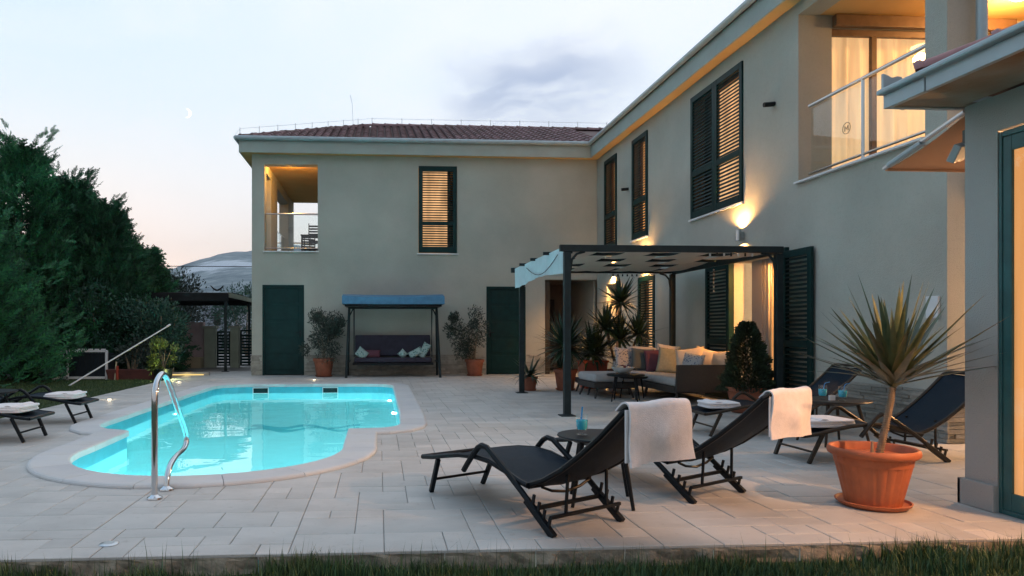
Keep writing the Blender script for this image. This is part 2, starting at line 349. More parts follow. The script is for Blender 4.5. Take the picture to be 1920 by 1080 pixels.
def tag(o, label=None, cat=None, group=None, kind=None):
    if label: o['label'] = label
    if cat: o['category'] = cat
    if group: o['group'] = group
    if kind: o['kind'] = kind
    return o
def thing(name, label, cat, loc=(0, 0, 0), rz=0, group=None):
    o = bpy.data.objects.new(name, None); COL.objects.link(o); o.location = loc; o.rotation_euler = (0, 0, rz); o.empty_display_size = .1
    return tag(o, label, cat, group)
def copy_tree(o, parent=None):
    c = o.copy(); COL.objects.link(c); c.parent = parent
    for ch in list(o.children): copy_tree(ch, c)
    return c
def arc(cx, cy_, r, a0, a1, n): return [(cx+r*math.cos(R(a0+(a1-a0)*i/n)), cy_+r*math.sin(R(a0+(a1-a0)*i/n))) for i in range(n+1)]
def np_mesh(name, V, F3, m):
    me = bpy.data.meshes.new(name); V = np.asarray(V, np.float32); F = np.asarray(F3, np.int32)
    me.vertices.add(len(V)); me.vertices.foreach_set('co', V.ravel()); me.loops.add(F.size); me.loops.foreach_set('vertex_index', F.ravel())
    me.polygons.add(len(F)); me.polygons.foreach_set('loop_start', np.arange(0, F.size, F.shape[1], dtype=np.int32)); me.update(calc_edges=True); me.materials.append(m)
    return me
def scatter(tmplV, tmplF, pos, dirs, scale, roll):
    """instances of a template (its +X along dirs) merged with numpy"""
    n = len(pos); d = dirs/np.linalg.norm(dirs, axis=1, keepdims=True)
    up = np.tile([0, 0, 1.0], (n, 1)); up[np.abs(d[:, 2]) > .95] = [1, 0, 0]
    s = np.cross(up, d); s /= np.linalg.norm(s, axis=1, keepdims=True); u = np.cross(d, s)
    c, sn = np.cos(roll)[:, None], np.sin(roll)[:, None]; s2 = s*c+u*sn; u2 = -s*sn+u*c
    T = np.asarray(tmplV)
    V = pos[:, None, :]+scale[:, None, None]*(T[None, :, 0:1]*d[:, None, :]+T[None, :, 1:2]*s2[:, None, :]+T[None, :, 2:3]*u2[:, None, :])
    F = np.asarray(tmplF)[None]+(np.arange(n)*len(T))[:, None, None]
    return V.reshape(-1, 3), F.reshape(-1, F.shape[-1])

# ------------------------------------------------------------------ ground, hills
X0, X1, Y0, Y1 = -4.95, 9.5, 3.56, 19.6
g = MB(); B = 3800; zz = -.105
cs = [(X0+.02, Y0+.02), (X1, Y0+.02), (X1, Y1), (X0+.02, Y1)]; os_ = [(-B, -B), (B, -B), (B, B), (-B, B)]
vs = [(x, y, zz) for x, y in cs+os_]
g.add(vs, [(0, 1, 5, 4), (1, 2, 6, 5), (2, 3, 7, 6), (3, 0, 4, 7)])
tag(g.build('ground', lawn_m), kind='structure')
# left garden is level with the terrace edge
tag(MB().bx(-16, X0-.03, 5, 17.3, -.155, -.05).build('garden_lawn', lawn_m), kind='structure')
tag(MB().bx(-12, X0-.004, 17.32, 34, -.152, -.02).bx(X0, -3.3, 19.62, 34, -.152, -.02).build('driveway', drive_m, bevel=.01, seg=1), kind='structure')
hv = []; nA, nR = 220, 26
for j in range(nR):
    for i in range(nA+1):
        th = R(-75+150*i/nA); r_ = 900+j*75
        u_ = j/(nR-1)
        H = 250+110*mnoise.noise(Vector((th*3.2, 1.3, 0)))+45*mnoise.noise(Vector((th*9, 4.1, 0)))+14*mnoise.noise(Vector((th*30, 2, 0)))
        H += 70*math.exp(-((th+.16)/.10)**2)
        z = H*(u_**.75)*(1 if u_ < .72 else 1)+24*mnoise.noise(Vector((th*14, u_*6, 0)))*u_+8*mnoise.noise(Vector((th*60, u_*30, 0)))*u_
        if u_ > .85: z = H*.9*(1-(u_-.85)*3)
        hv.append((math.sin(th)*r_, math.cos(th)*r_, z-4))
hf = [(j*(nA+1)+i, j*(nA+1)+i+1, (j+1)*(nA+1)+i+1, (j+1)*(nA+1)+i) for j in range(nR-1) for i in range(nA)]
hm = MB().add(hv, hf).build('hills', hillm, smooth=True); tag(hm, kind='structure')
# pale quarry scar on the hillside (colour only where the rock is bare)
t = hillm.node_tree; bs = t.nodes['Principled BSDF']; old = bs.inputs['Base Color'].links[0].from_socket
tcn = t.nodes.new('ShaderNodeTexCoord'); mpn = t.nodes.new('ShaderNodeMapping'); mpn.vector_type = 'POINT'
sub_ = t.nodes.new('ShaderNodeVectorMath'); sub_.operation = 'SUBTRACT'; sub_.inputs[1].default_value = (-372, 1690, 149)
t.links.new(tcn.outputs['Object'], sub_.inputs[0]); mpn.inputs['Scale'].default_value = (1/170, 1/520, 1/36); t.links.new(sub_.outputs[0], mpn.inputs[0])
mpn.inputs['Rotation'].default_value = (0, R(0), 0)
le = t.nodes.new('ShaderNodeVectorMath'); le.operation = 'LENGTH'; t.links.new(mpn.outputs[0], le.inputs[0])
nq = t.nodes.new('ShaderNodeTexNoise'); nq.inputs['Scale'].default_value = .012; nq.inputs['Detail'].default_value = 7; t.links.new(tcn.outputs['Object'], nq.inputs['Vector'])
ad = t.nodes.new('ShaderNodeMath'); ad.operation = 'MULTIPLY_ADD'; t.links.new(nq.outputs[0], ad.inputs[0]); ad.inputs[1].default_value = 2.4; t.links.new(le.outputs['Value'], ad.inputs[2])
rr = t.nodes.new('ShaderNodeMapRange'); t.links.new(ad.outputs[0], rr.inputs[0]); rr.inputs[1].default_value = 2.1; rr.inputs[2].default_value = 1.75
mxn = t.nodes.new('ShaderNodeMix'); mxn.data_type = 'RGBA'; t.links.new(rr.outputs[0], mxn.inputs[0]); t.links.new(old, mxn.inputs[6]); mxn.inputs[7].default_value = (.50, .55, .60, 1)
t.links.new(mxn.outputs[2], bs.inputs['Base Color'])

# ------------------------------------------------------------------ pool outline
inner = [(-.33, 6.9), (-.33, 7.86)]
inner += [(.02, 7.90), (.16, 7.99), (.245, 8.14), (.28, 8.34)]+[(.31, y) for y in (9.5, 11, 12.5, 13.7)]+arc(-.19, 14.0, .5, 5, 85, 5)
inner += [(-1.5, 14.55), (-2.5, 14.55)]+arc(-2.75, 13.95, .6, 95, 175, 6)+[(-3.38, y) for y in (12.5, 11, 9.5, 8.75)]+[(-3.36, 8.45), (-3.26, 8.2), (-3.1, 8.02), (-2.86, 7.90), (-2.82, 7.86), (-2.80, 6.9)]
inner += arc(-1.565, 6.62, 1.24, 183, 357, 22)
def offset(poly, dd):
    out = []; n = len(poly)
    for i in range(n):
        a = Vector(poly[i-1]); p = Vector(poly[i]); c = Vector(poly[(i+1) % n])
        e1 = (p-a).normalized(); e2 = (c-p).normalized(); n1_ = Vector((e1.y, -e1.x)); n2_ = Vector((e2.y, -e2.x)); bs_ = (n1_+n2_).normalized()
        k = dd/max(.45, bs_.dot(n1_)); out.append(tuple(p+bs_*k))
    return out
def pip(x, y, poly):
    c = False; n = len(poly); j = n-1
    for i in range(n):
        xi, yi = poly[i]; xj, yj = poly[j]
        if (yi > y) != (yj > y) and x < (xj-xi)*(y-yi)/(yj-yi)+xi: c = not c
        j = i
    return c
# denser outline
def dens(poly, st):
    out = []
    for i in range(len(poly)):
        a = Vector(poly[i]); c = Vector(poly[(i+1) % len(poly)]); k = max(1, round((c-a).length/st))
        out += [tuple(a+(c-a)*j/k) for j in range(k)]
    return out
area2 = sum(inner[i-1][0]*inner[i][1]-inner[i][0]*inner[i-1][1] for i in range(len(inner)))
SGN = 1 if area2 > 0 else -1
mid = offset(inner, SGN*.16); outer = offset(inner, SGN*.31)
inn2 = dens(inner, .5)

# terrace bed with the pool hole
bm = bmesh.new()
def loop(pts, z):
    vv = [bm.verts.new((x, y, z)) for x, y in pts]; return vv, [bm.edges.new((vv[i], vv[(i+1) % len(vv)])) for i in range(len(vv))]
v1, e1 = loop([(X0, Y0), (X1, Y0), (X1, Y1), (X0, Y1)], -.012); v2, e2 = loop(mid, -.012)
bmesh.ops.triangle_fill(bm, use_beauty=True, use_dissolve=False, edges=e1+e2)
bmesh.ops.recalc_face_normals(bm, faces=bm.faces[:])
me = bpy.data.meshes.new('terrace'); bm.to_mesh(me); bm.free(); me.materials.append(bed_m)
terrace = link('terrace', me); tag(terrace, kind='structure')
# rough edge of the slab, in cast pieces
for i in range(30):
    x = X0+i*(X1-X0)/30; w_ = (X1-X0)/30-.006
    bmx = MB()
    nx_ = 6; P = []
    for a in range(nx_+1):
        row = []
        for zc, yo in ((-.014, .0), (-.03, random.uniform(-.006, .006)), (-.08, random.uniform(-.012, .016)), (-.16, random.uniform(-.02, .02))):
            row.append((x+w_*a/nx_, Y0-.004+yo, zc))
        P.append(row)
    bmx.grid(P); bmx.build('edge_block', edge_m, terrace)
# tiles on a 0.165 m module
U = .166; nx = int((X1-X0)/U)+1; ny = int((Y1-Y0)/U)+1
blocked = offset(inner, SGN*.10); occ = np.zeros((nx, ny), bool)
bxs = [p[0] for p in blocked]; bys = [p[1] for p in blocked]
for i in range(nx):
    for j in range(ny):
        x = X0+i*U; y = Y0+j*U
        if min(bxs)-.2 < x < max(bxs)+.2 and min(bys)-.2 < y < max(bys)+.2:
            if any(pip(x+a*U, y+b_*U, blocked) for a in (0, .5, 1) for b_ in (0, .5, 1)): occ[i, j] = True
        if x > 5.95 and y > 6.7: occ[i, j] = True
        if x > 4.2 and y < 4.2: occ[i, j] = True
        if y > 17.9 and x > -3.3: occ[i, j] = True
tiles = []
sizes = [(3, 2), (2, 2), (2, 1), (1, 2), (3, 1), (1, 1)]; wts = [.04, .32, .28, .14, .04, .18]
for j in range(ny):
    for i in range(nx):
        if occ[i, j]: continue
        order = list(np.random.RandomState(i*131+j*977+5).choice(len(sizes), size=len(sizes), replace=False, p=wts))
        for k in order:
            a, b_ = sizes[k]
            if i+a <= nx and j+b_ <= ny and not occ[i:i+a, j:j+b_].any():
                occ[i:i+a, j:j+b_] = True; tiles.append((X0+i*U, Y0+j*U, a*U, b_*U)); break
        else:
            occ[i, j] = True; tiles.append((X0+i*U, Y0+j*U, U, U))
J = .0036
def tile_geo(mb, x, y, w, h, dz, tx=0, ty=0):
    c = .004; x0, x1, y0, y1 = x+J/2, x+w-J/2, y+J/2, y+h-J/2
    z = lambda X, Y: dz+tx*(X-(x+w/2))+ty*(Y-(y+h/2))
    lo = [(a, b_, -.03) for a, b_ in ((x0, y0), (x1, y0), (x1, y1), (x0, y1))]
    md = [(a, b_, z(a, b_)-.003) for a, b_ in ((x0, y0), (x1, y0), (x1, y1), (x0, y1))]
    tp = [(a, b_, z(a, b_)) for a, b_ in ((x0+c, y0+c), (x1-c, y0+c), (x1-c, y1-c), (x0+c, y1-c))]
    mb.add(lo+md+tp, [(8, 9, 10, 11)]+[(i, (i+1) % 4, (i+1) % 4+4, i+4) for i in range(4)]+[(i+4, (i+1) % 4+4, (i+1) % 4+8, i+8) for i in range(4)])
tiles.sort(key=lambda t_: (t_[0]+t_[2]/2)**2*.35+(t_[1])**2 + (1000 if (t_[0] > 4 or t_[0] < -3.2-.2*t_[1]) else 0))
shapes = {}; rest = MB(); cnt = 0
for x, y, w, h in tiles:
    dz = random.uniform(-.0014, .0014); tx = random.uniform(-.003, .003); ty = random.uniform(-.003, .003)
    if cnt < 290 and w*h > U*U*1.5:
        key = (round(w/U), round(h/U))
        if key not in shapes:
            mb = MB(); tile_geo(mb, 0, 0, w, h, 0); shapes[key] = mb.mesh('paving_slab', tile_m)
        o = link('tile', shapes[key], terrace, (x, y, dz), (ty, -tx, 0)); cnt += 1
    else: tile_geo(rest, x, y, w, h, dz, tx, ty)
o = rest.build('far_tiles', tile_m, terrace); tag(o, kind='stuff')

# coping stones
pool = bpy.data.objects.new('pool', None); COL.objects.link(pool); tag(pool, 'lit turquoise swimming pool with rounded end and pale stone coping', 'swimming pool')
ins = offset(inner, -SGN*.02); outs = outer
# parametrise both loops with same index; subdivide each edge
segs = []
n = len(inner)
for i in range(n):
    a0, a1 = Vector(ins[i]), Vector(ins[(i+1) % n]); b0, b1 = Vector(outs[i]), Vector(outs[(i+1) % n])
    k = max(1, round(max((a1-a0).length, (b1-b0).length)/.09))
    for j in range(k): segs.append((a0.lerp(a1, j/k), b0.lerp(b1, j/k)))
ring = segs; m_ = len(ring); i = 0
while i < m_:
    L = 0; j = i
    while j < m_ and L < .52:
        a = (ring[j][0]+ring[j][1])/2; c = (ring[(j+1) % m_][0]+ring[(j+1) % m_][1])/2; L += (c-a).length; j += 1
    if m_-j < 3: j = m_
    P = []
    for k in range(i, j+1):
        pi, po = ring[k % m_]; dirv = (po-pi).normalized(); row = []
        sh = 0
        if k == i or k == j:
            q = ring[(k+1) % m_] if k == i else ring[(k-1) % m_]; tv = ((q[0]+q[1])/2-(pi+po)/2).normalized()*.0025; pi = pi+tv; po = po+tv
        w_ = (po-pi).length
        for t_, z in ((0, -.035), (0, .018), (.008, .026), (.02, .03), (w_-.03, .032), (w_-.012, .027), (w_-.002, .016), (w_, .004), (w_-.004, -.006)):
            q = pi+dirv*t_; row.append((q.x, q.y, z))
        P.append(row)
    mb = MB(); mb.grid(P)
    o0 = 0; nv = len(P[0]); mb.f.append(tuple(range(nv))[::-1]); mb.f.append(tuple((len(P)-1)*nv+q for q in range(nv)))
    mb.build('coping_stone', cope_m, pool)
    i = j
# shell: coloured band above the water, liner below, floor
def wall_ring(name, z0, z1, m, off=0):
    pts = offset(inner, SGN*off) if off else inner
    mb = MB(); k = len(pts); mb.add([(x, y, z0) for x, y in pts]+[(x, y, z1) for x, y in pts], [(i, (i+1) % k, (i+1) % k+k, i+k) for i in range(k)]); return mb.build(name, m, pool)
WZ = -.165
wall_ring('tile_band', WZ-.03, 0.017, liner2)
wall_ring('liner_wall', -1.45, WZ-.028, liner, .002)
mb = MB(); mb.add([(x, y, -1.45) for x, y in inner], [tuple(range(len(inner)))]); mb.build('pool_floor', liner, pool)
# entry steps inside the rounded end
for r_, z in ((1.2, -.45), (.85, -.75), (.5, -1.05)):
    pts = arc(-1.565, 6.9-.0, r_, 182, 358, 20)+[(-1.565+r_, 6.9), (-1.565-r_, 6.9)]
    pts = [(x, y-(1.2-r_)*.0-.22*0) for x, y in pts]
bmw = bmesh.new(); vv = [bmw.verts.new((x, y, WZ)) for x, y in offset(inner, SGN*.001)]; bmw.faces.new(vv); bmesh.ops.triangulate(bmw, faces=bmw.faces[:])
bmesh.ops.recalc_face_normals(bmw, faces=bmw.faces[:]); 
if sum(f.normal.z for f in bmw.faces) < 0: bmesh.ops.reverse_faces(bmw, faces=bmw.faces[:])
mw = bpy.data.meshes.new('water'); bmw.to_mesh(mw); bmw.free(); mw.materials.append(water); wobj = link('water', mw); tag(wobj, kind='structure')
for x in (-2.47, -1.02):
    y = 14.50
    f_ = MB(); f_.bx(x-.165, x+.165, y, y+.05, -.175, -.160).bx(x-.165, x+.165, y, y+.05, -.058, -.045).bx(x-.165, x-.150, y, y+.05, -.160, -.058).bx(x+.150, x+.165, y, y+.05, -.160, -.058)
    sk = f_.build('skimmer', whitem, pool); MB().bx(x-.15, x+.15, y+.005, y+.045, -.16, -.058).build('skimmer_opening', mat('skimmer_black', (.004, .02, .022), .5, spec=.1), sk)
mos = mat('mosaic_tiles', (.06, .46, .52), .5)
for a0_, ph in ((0, 0), (.22, 1.2)):
    P = [[(-2.0+1.7*k/40, 10.6+a0_+.16*math.sin(k*.33+ph)+dy*(.10+.04*math.sin(k*.16)), -1.446+a0_*.03) for dy in (-1, 1)] for k in range(41)]
    MB().grid(P).build('floor_mosaic', mos, pool)
lens = MB().lathe([(0, 0), (.09, .0), (.10, .02), (.11, .02)], n=20); ml = lens.mesh('pool_lamp', glow_pool)
for loc, ry in (((.30, 11.4, -.62), -90), ((-3.37, 11.6, -.7), 90)):
    link('pool_lamp', ml, pool, loc, (0, R(ry), 0))
for loc, p in (((.24, 11.4, -.62), 520), ((.24, 8.9, -.75), 170), ((.22, 13.6, -.8), 170), ((-1.0, 5.56, -.45), 330), ((-2.1, 5.60, -.45), 330), ((-.42, 7.4, -.5), 100)):
    lamp('underwater_light', loc, p, (.70, .97, 1), .012, parent=pool)  # first is the wall lamp's; the others are added unseen to brighten the water

# ------------------------------------------------------------------ walls with openings
def wall(name, m, parent, axis, c, t, a0, a1, z0, z1, ops, reveal=None):
    """axis 'x': runs along X at Y=c..c+t ; axis 'y': runs along Y at X=c..c+t. ops: (a0,a1,z0,z1)"""
    A = sorted({a0, a1, *[o[0] for o in ops], *[o[1] for o in ops]}); Z = sorted({z0, z1, *[o[2] for o in ops], *[o[3] for o in ops]})
    A = [a for a in A if a0 <= a <= a1]; Z = [z for z in Z if z0 <= z <= z1]
    solid = {}
    for i in range(len(A)-1):
        for j in range(len(Z)-1):
            ca, cz = (A[i]+A[i+1])/2, (Z[j]+Z[j+1])/2; solid[i, j] = not any(o[0] < ca < o[1] and o[2] < cz < o[3] for o in ops)
    mb = MB(); P = (lambda a, d_, z: (a, c+d_, z)) if axis == 'x' else (lambda a, d_, z: (c+d_, a, z))
    for (i, j), s_ in solid.items():
        if not s_: continue
        q = [(A[i], Z[j]), (A[i+1], Z[j]), (A[i+1], Z[j+1]), (A[i], Z[j+1])]
        mb.add([P(a, 0, z) for a, z in q], [(0, 1, 2, 3)]); mb.add([P(a, t, z) for a, z in q], [(3, 2, 1, 0)])
        for di, dj, e in ((-1, 0, (3, 0)), (1, 0, (1, 2)), (0, -1, (0, 1)), (0, 1, (2, 3))):
            if not solid.get((i+di, j+dj), False):
                (a, z), (b_, w) = q[e[0]], q[e[1]]; mb.add([P(a, 0, z), P(b_, 0, w), P(b_, t, w), P(a, t, z)], [(0, 1, 2, 3)])
    me = bpy.data.meshes.new(name); me.from_pydata(mb.v, [], mb.f); bm = bmesh.new(); bm.from_mesh(me); bmesh.ops.remove_doubles(bm, verts=bm.verts, dist=.0005); bmesh.ops.recalc_face_normals(bm, faces=bm.faces[:]); bm.to_mesh(me); bm.free(); me.materials.append(m)
    return link(name, me, parent)
YW, XW = 17.77, 5.78; ZT = 5.68
house = thing('house', 'two storey villa in an L shape with green shutters around the terrace', 'house')
wall('wall', stucco, house, 'x', YW, .3, -3.25, XW, 0, ZT, [(-2.98, -1.92, -1, 2.33), (-2.93, -1.57, 3.2, 5.44), (1.03, 2.05, 3.17, 5.45), (2.82, 3.86, -1, 2.31), (4.38, XW-.0, -1, 2.5)])
wall('wall', stucco, house, 'y', XW, .3, 6.6, YW, 0, ZT, [(16.25, 17.15, 3.2, 5.48), (14.34, 15.24, 3.2, 5.48), (10.49, 12.29, 3.2, 5.45), (6.88, 9.07, 3.2, 5.51), (13.97, 14.88, -1, 2.34), (9.36, 10.78, -1, 2.25), (16.0, 17.0, -1, 2.32)])
wall('wall', stucco, house, 'y', XW, .3, YW, 24, 2.6, ZT, [])
wall('wall', stucco, house, 'y', -3.25, .3, YW+.3, 23.7, 0, ZT, [(18.05, 18.98, 3.2, 5.3), (20.15, 22.6, 3.2, 5.3)])
wall('wall', stucco, house, 'x', 23.7, .3, -3.25, 9.6, 0, ZT, [(-2.95, -1.3, 3.2, 5.6)])
wall('wall', stucco, house, 'x', 6.6, .3, XW+.3, 12, 0, ZT, [(XW+.32, 9.2, 3.2, 5.51)])
wall('wall', stucco, house, 'y', 12, .3, 6.6, 24, 0, ZT, [])
# inner loggia walls and floors
MB().bx(-1.35, -1.1, YW+.3, 23.7, 3.2, ZT).build('loggia_wall', stucco, house)
MB().bx(-2.95, -1.35, YW+.3, 23.7, 3.0, 3.2).build('loggia_floor', drive_m, house)
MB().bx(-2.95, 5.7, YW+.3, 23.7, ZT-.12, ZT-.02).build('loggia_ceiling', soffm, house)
# right loggia: ceiling, floor, back wall with glazing at Y 9.07
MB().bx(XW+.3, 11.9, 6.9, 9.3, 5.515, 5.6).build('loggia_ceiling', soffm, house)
MB().bx(XW+.3, 11.9, 6.9, 12.8, 3.0, 3.195).build('loggia_floor', drive_m, house)
wall('loggia_wall', stucco, house, 'x', 9.07, .2, XW+.3, 11.9, 3.2, 5.515, [(6.26, 8.9, 3.2, 5.34)])
MB().bx(6.26, 8.9, 8.98, 9.065, 5.34, 5.50).build('shutter_box', wood, house, bevel=.01)
lg = MB()
for x in (6.86, 8.1): lg.bx(x, x+.08, 9.10, 9.16, 3.2, 5.25)
lg.bx(6.26, 8.9, 9.10, 9.16, 5.25, 5.34).bx(6.26, 8.9, 9.10, 9.16, 3.2, 3.28)
fr = lg.build('sliding_window', wood, house, bevel=.006)
MB().bx(6.30, 8.88, 9.12, 9.125, 3.28, 5.25).build('pane', glass, fr)
def curtain(name, x0, x1, y, z0, z1, m, parent, amp=.03, waves=9, axis='x'):
    n_ = int(waves*10); P = []
    for i in range(n_+1):
        a = x0+(x1-x0)*i/n_; d_ = amp*math.sin(i/10*2*math.pi)+amp*.4*math.sin(i/10*2.7*math.pi+1)
        P.append([(a, y+d_, z0), (a, y+d_*.8, (z0+z1)/2), (a, y+d_*.6, z1)] if axis == 'x' else [(y+d_, a, z0), (y+d_*.8, a, (z0+z1)/2), (y+d_*.6, a, z1)])
    return MB().grid(P).build(name, m, parent, smooth=True)
curtain('curtain', 6.28, 8.88, 9.45, 3.2, 5.4, curt, house, .045, 11)
# eaves: soffit slabs, fascia boards and gutters (0.2 m overhang)
YE, XE = YW-.22, XW-.22
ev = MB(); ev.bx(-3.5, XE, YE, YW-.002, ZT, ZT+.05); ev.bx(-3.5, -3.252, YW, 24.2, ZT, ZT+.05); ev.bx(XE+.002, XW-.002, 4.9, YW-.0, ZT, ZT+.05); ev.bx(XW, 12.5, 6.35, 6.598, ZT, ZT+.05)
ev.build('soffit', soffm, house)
fa = MB(); fa.bx(-3.5, XE, YE-.03, YE, ZT-.01, ZT+.30); fa.bx(-3.53, -3.5, YE-.03, 24.2, ZT-.01, ZT+.30); fa.bx(XE-.03, XE, 6.1, YE-.03, ZT-.01, ZT+.30); fa.bx(XE, 12.5, 6.1, 6.13, ZT-.01, ZT+.3)
fa.build('fascia', fasc, house)
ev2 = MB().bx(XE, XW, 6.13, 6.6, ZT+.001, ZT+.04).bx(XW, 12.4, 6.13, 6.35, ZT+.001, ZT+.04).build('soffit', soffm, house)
gu = MB(); gu.tube([(-3.60, YE-.09, ZT+.34), (XE-.09, YE-.09, ZT+.34)], .055, 8); gu.build('gutter', gutm, house, smooth=True)
MB().tube([(XE-.09, YE-.09, ZT+.34), (XE-.09, 6.04, ZT+.34)], .055, 8).build('gutter', gutm, house, smooth=True)
MB().tube([(-3.60, YE-.09, ZT+.34), (-3.6, 24.2, ZT+.34)], .055, 8).build('gutter', gutm, house, smooth=True)
# roof planes
RY = 20.85; RZ = 7.36
rp = MB()
e0 = ZT+.33
rp.add([(-3.55, YE-.05, e0), (XE-.05, YE-.05, e0), (8.9, RY, RZ), (-.2, RY, RZ)], [(0, 1, 2, 3)])
rp.add([(-3.55, YE-.05, e0), (-.2, RY, RZ), (-3.55, 24.2, e0)], [(0, 1, 2)])
rp.add([(-3.55, 24.2, e0), (-.2, RY, RZ), (8.9, RY, RZ), (12.5, 24.2, e0)], [(0, 1, 2, 3)])
rp.add([(XE-.05, YE-.05, e0), (XE-.05, 6.1, e0), (8.9, 9.4, RZ), (8.9, RY, RZ)], [(0, 1, 2, 3)])
rp.add([(8.9, RY, RZ), (8.9, 9.4, RZ), (12.5, 6.1, e0), (12.5, 24.2, e0)], [(0, 1, 2, 3)])
rp.add([(XE-.05, 6.1, e0), (12.5, 6.1, e0), (8.9, 9.4, RZ)], [(0, 1, 2)])
rp.build('roof_deck', tilem, house)
# barrel tiles on the south slope
tl = MB(); slope = Vector((0, RY-YE, RZ-e0)); sl = slope.length; su = slope.normalized()
ncol = 46; rows = 11; cw = .205
for i in range(ncol):
    x = -3.42+i*cw
    for j in range(rows):
        s0 = j*.34; yy = YE-.08+su.y*s0; 
        hipx = -3.5+(yy-YE)*1.0
        if x < hipx or s0+.3 > sl+.1: continue
        if x > XE+(yy-YE)*1.0+.1: continue
        P = []
        for k, (s_, dz, r_) in enumerate(((0, .05, .088), (.40, .028, .072))):
            c_ = Vector((x, YE-.08, e0+.0))+su*(s0+s_)+Vector((0, 0, dz-.02)); row = []
            for q in range(6):
                a = math.pi*q/5; row.append((c_.x+math.cos(a)*r_, c_.y, c_.z+math.sin(a)*r_*.8))
            P.append(row)
        tl.grid(P); o_ = len(tl.v)-12; tl.f.append(tuple(o_+q for q in range(6))[::-1])
o = tl.build('roof_tiles', tilem, house, smooth=True); tag(o, kind='stuff')
rt = MB(); P = []
for s_, r_ in ((0, .105), (.03, .112), (.06, .098), (.40, .085)):
    P.append([(s_, math.cos(math.pi*q/8)*r_, math.sin(math.pi*q/8)*r_) for q in range(9)])
rt.grid(P); rt.f.append(tuple(range(9))); rtm = rt.mesh('ridge_tile', tilem, smooth=True)
def ridge(a, b_, name='ridge_tile'):
    a = Vector(a); b_ = Vector(b_); L = (b_-a).length; k = int(L/.37); d_ = (b_-a).normalized(); rot = d_.to_track_quat('X', 'Z').to_euler()
    for i in range(k): link(name, rtm, house, a+d_*(i*.37), rot)
ridge((-3.5, YE-.03, e0+.01), (-.2, RY, RZ+.01)); ridge((-.2, RY, RZ+.01), (8.9, RY, RZ+.01))
# lightning conductor
lc = thing('lightning_conductor', 'thin wire lightning conductor on small posts along the roof ridge', 'lightning conductor')
pts = []
for i in range(8): pts.append(Vector((-3.5, YE-.03, e0+.01)).lerp(Vector((-.2, RY, RZ+.01)), i/8))
for i in range(11): pts.append(Vector((-.2, RY, RZ+.01)).lerp(Vector((8.9, RY, RZ+.01)), i/10))
w = [Vector((-3.62, YE-.1, ZT+.38))]+[p+Vector((0, 0, .24)) for p in pts]
MB().tube(w, .005, 4).build('wire', steel, lc)
for p in pts: MB().tube([p+Vector((0, 0, .08)), p+Vector((0, 0, .27))], .010, 5).build('wire_post', steel, lc)
MB().tube([(-.75, RY-.6, RZ-.2), (-.78, RY-.6, RZ+.5), (-.84, RY-.6, RZ+.75)], .007, 5).build('antenna_rod', steel, lc)

# ------------------------------------------------------------------ shutters, windows, doors
SL = {}
def slat_mesh(w, hh=.048):
    k = (round(w, 3), hh)
    if k not in SL:
        mb = MB(); mb.bx(-w/2, w/2, -hh/2, hh/2, -.004, .004); SL[k] = mb.mesh('slat', greend)
    return SL[k]
def shutter(w, h, axis, at, z0, parent=None, pitch=.056, tilt=38, name='shutter', mid_=.36, thick=.045, rz=None, slim=0):
    """a louvred leaf: frame with slat children. axis 'x': faces -Y; 'y': faces -X. at = (x, y) of its left-bottom corner seen from outside"""
    st, rl = (.085, .10) if not slim else (.105, .14)
    mb = MB(); mb.bx(0, st, 0, thick, 0, h).bx(w-st, w, 0, thick, 0, h).bx(st, w-st, 0, thick, 0, rl+.02).bx(st, w-st, 0, thick, h-rl, h)
    zm = h*mid_; mb.bx(st, w-st, 0, thick, zm-.05, zm+.05)
    me = mb.mesh(name, green, bevel=.004, seg=1)
    rz = rz if rz is not None else (0 if axis == 'x' else -math.pi/2)
    o = link(name, me, parent, (at[0], at[1], z0), (0, 0, rz))
    sm = slat_mesh(w-2*st, .044 if slim else .048)
    for a, b_ in ((rl+.02, zm-.05), (zm+.05, h-rl)):
        k = max(1, int((b_-a)/pitch)); 
        for i in range(k): link('slat', sm, o, (w/2, thick/2, a+(i+.5)*(b_-a)/k), (R(tilt), 0, 0))
    return o
def sill(x0, x1, y0, y1, z): MB().bx(x0, x1, y0, y1, z-.03, z).build('window_sill', whitem, house, bevel=.004, seg=1)
def lit_box(axis, a0, a1, z0, z1, c, depth, m, frame=True):
    """window frame and lit blind set back in its opening"""
    if axis == 'x':
        p = MB().bx(a0, a1, c+depth, c+depth+.01, z0, z1)
        f_ = MB(); y0 = c+depth-.09
        for x in (a0, a1-.07): f_.bx(x, x+.07, y0, y0+.05, z0, z1)
        f_.bx(a0+.07, a1-.07, y0, y0+.05, z1-.07, z1).bx(a0+.07, a1-.07, y0, y0+.05, z0, z0+.07)
    else:
        p = MB().bx(c+depth, c+depth+.01, a0, a1, z0, z1); f_ = MB(); x0 = c+depth-.09
        for y in (a0, a1-.07): f_.bx(x0, x0+.05, y, y+.07, z0, z1)
        f_.bx(x0, x0+.05, a0+.07, a1-.07, z1-.07, z1).bx(x0, x0+.05, a0+.07, a1-.07, z0, z0+.07)
    fo = f_.build('window_frame', wood, house); p.build('lit_blind', m, fo)
shutter(1.0, 2.26, 'x', (1.04, YW-.03), 3.18, house, .062, 42, mid_=.34, slim=1); sill(1.0, 2.08, YW-.05, YW+.2, 3.165); lit_box('x', 1.05, 1.88, 3.2, 5.44, YW, .24, glow_win)
for (y0, y1) in ((16.25, 17.15), (14.34, 15.24)):
    shutter(.88, 2.26, 'y', (XW-.03, y1-.01), 3.21, house, .056, 58); lit_box('y', y0+.02, y1-.02, 3.2, 5.47, XW, .24, glow_dim)
    MB().bx(XW-.05, XW+.2, y0-.03, y1+.03, 3.165, 3.195).build('window_sill', whitem, house)
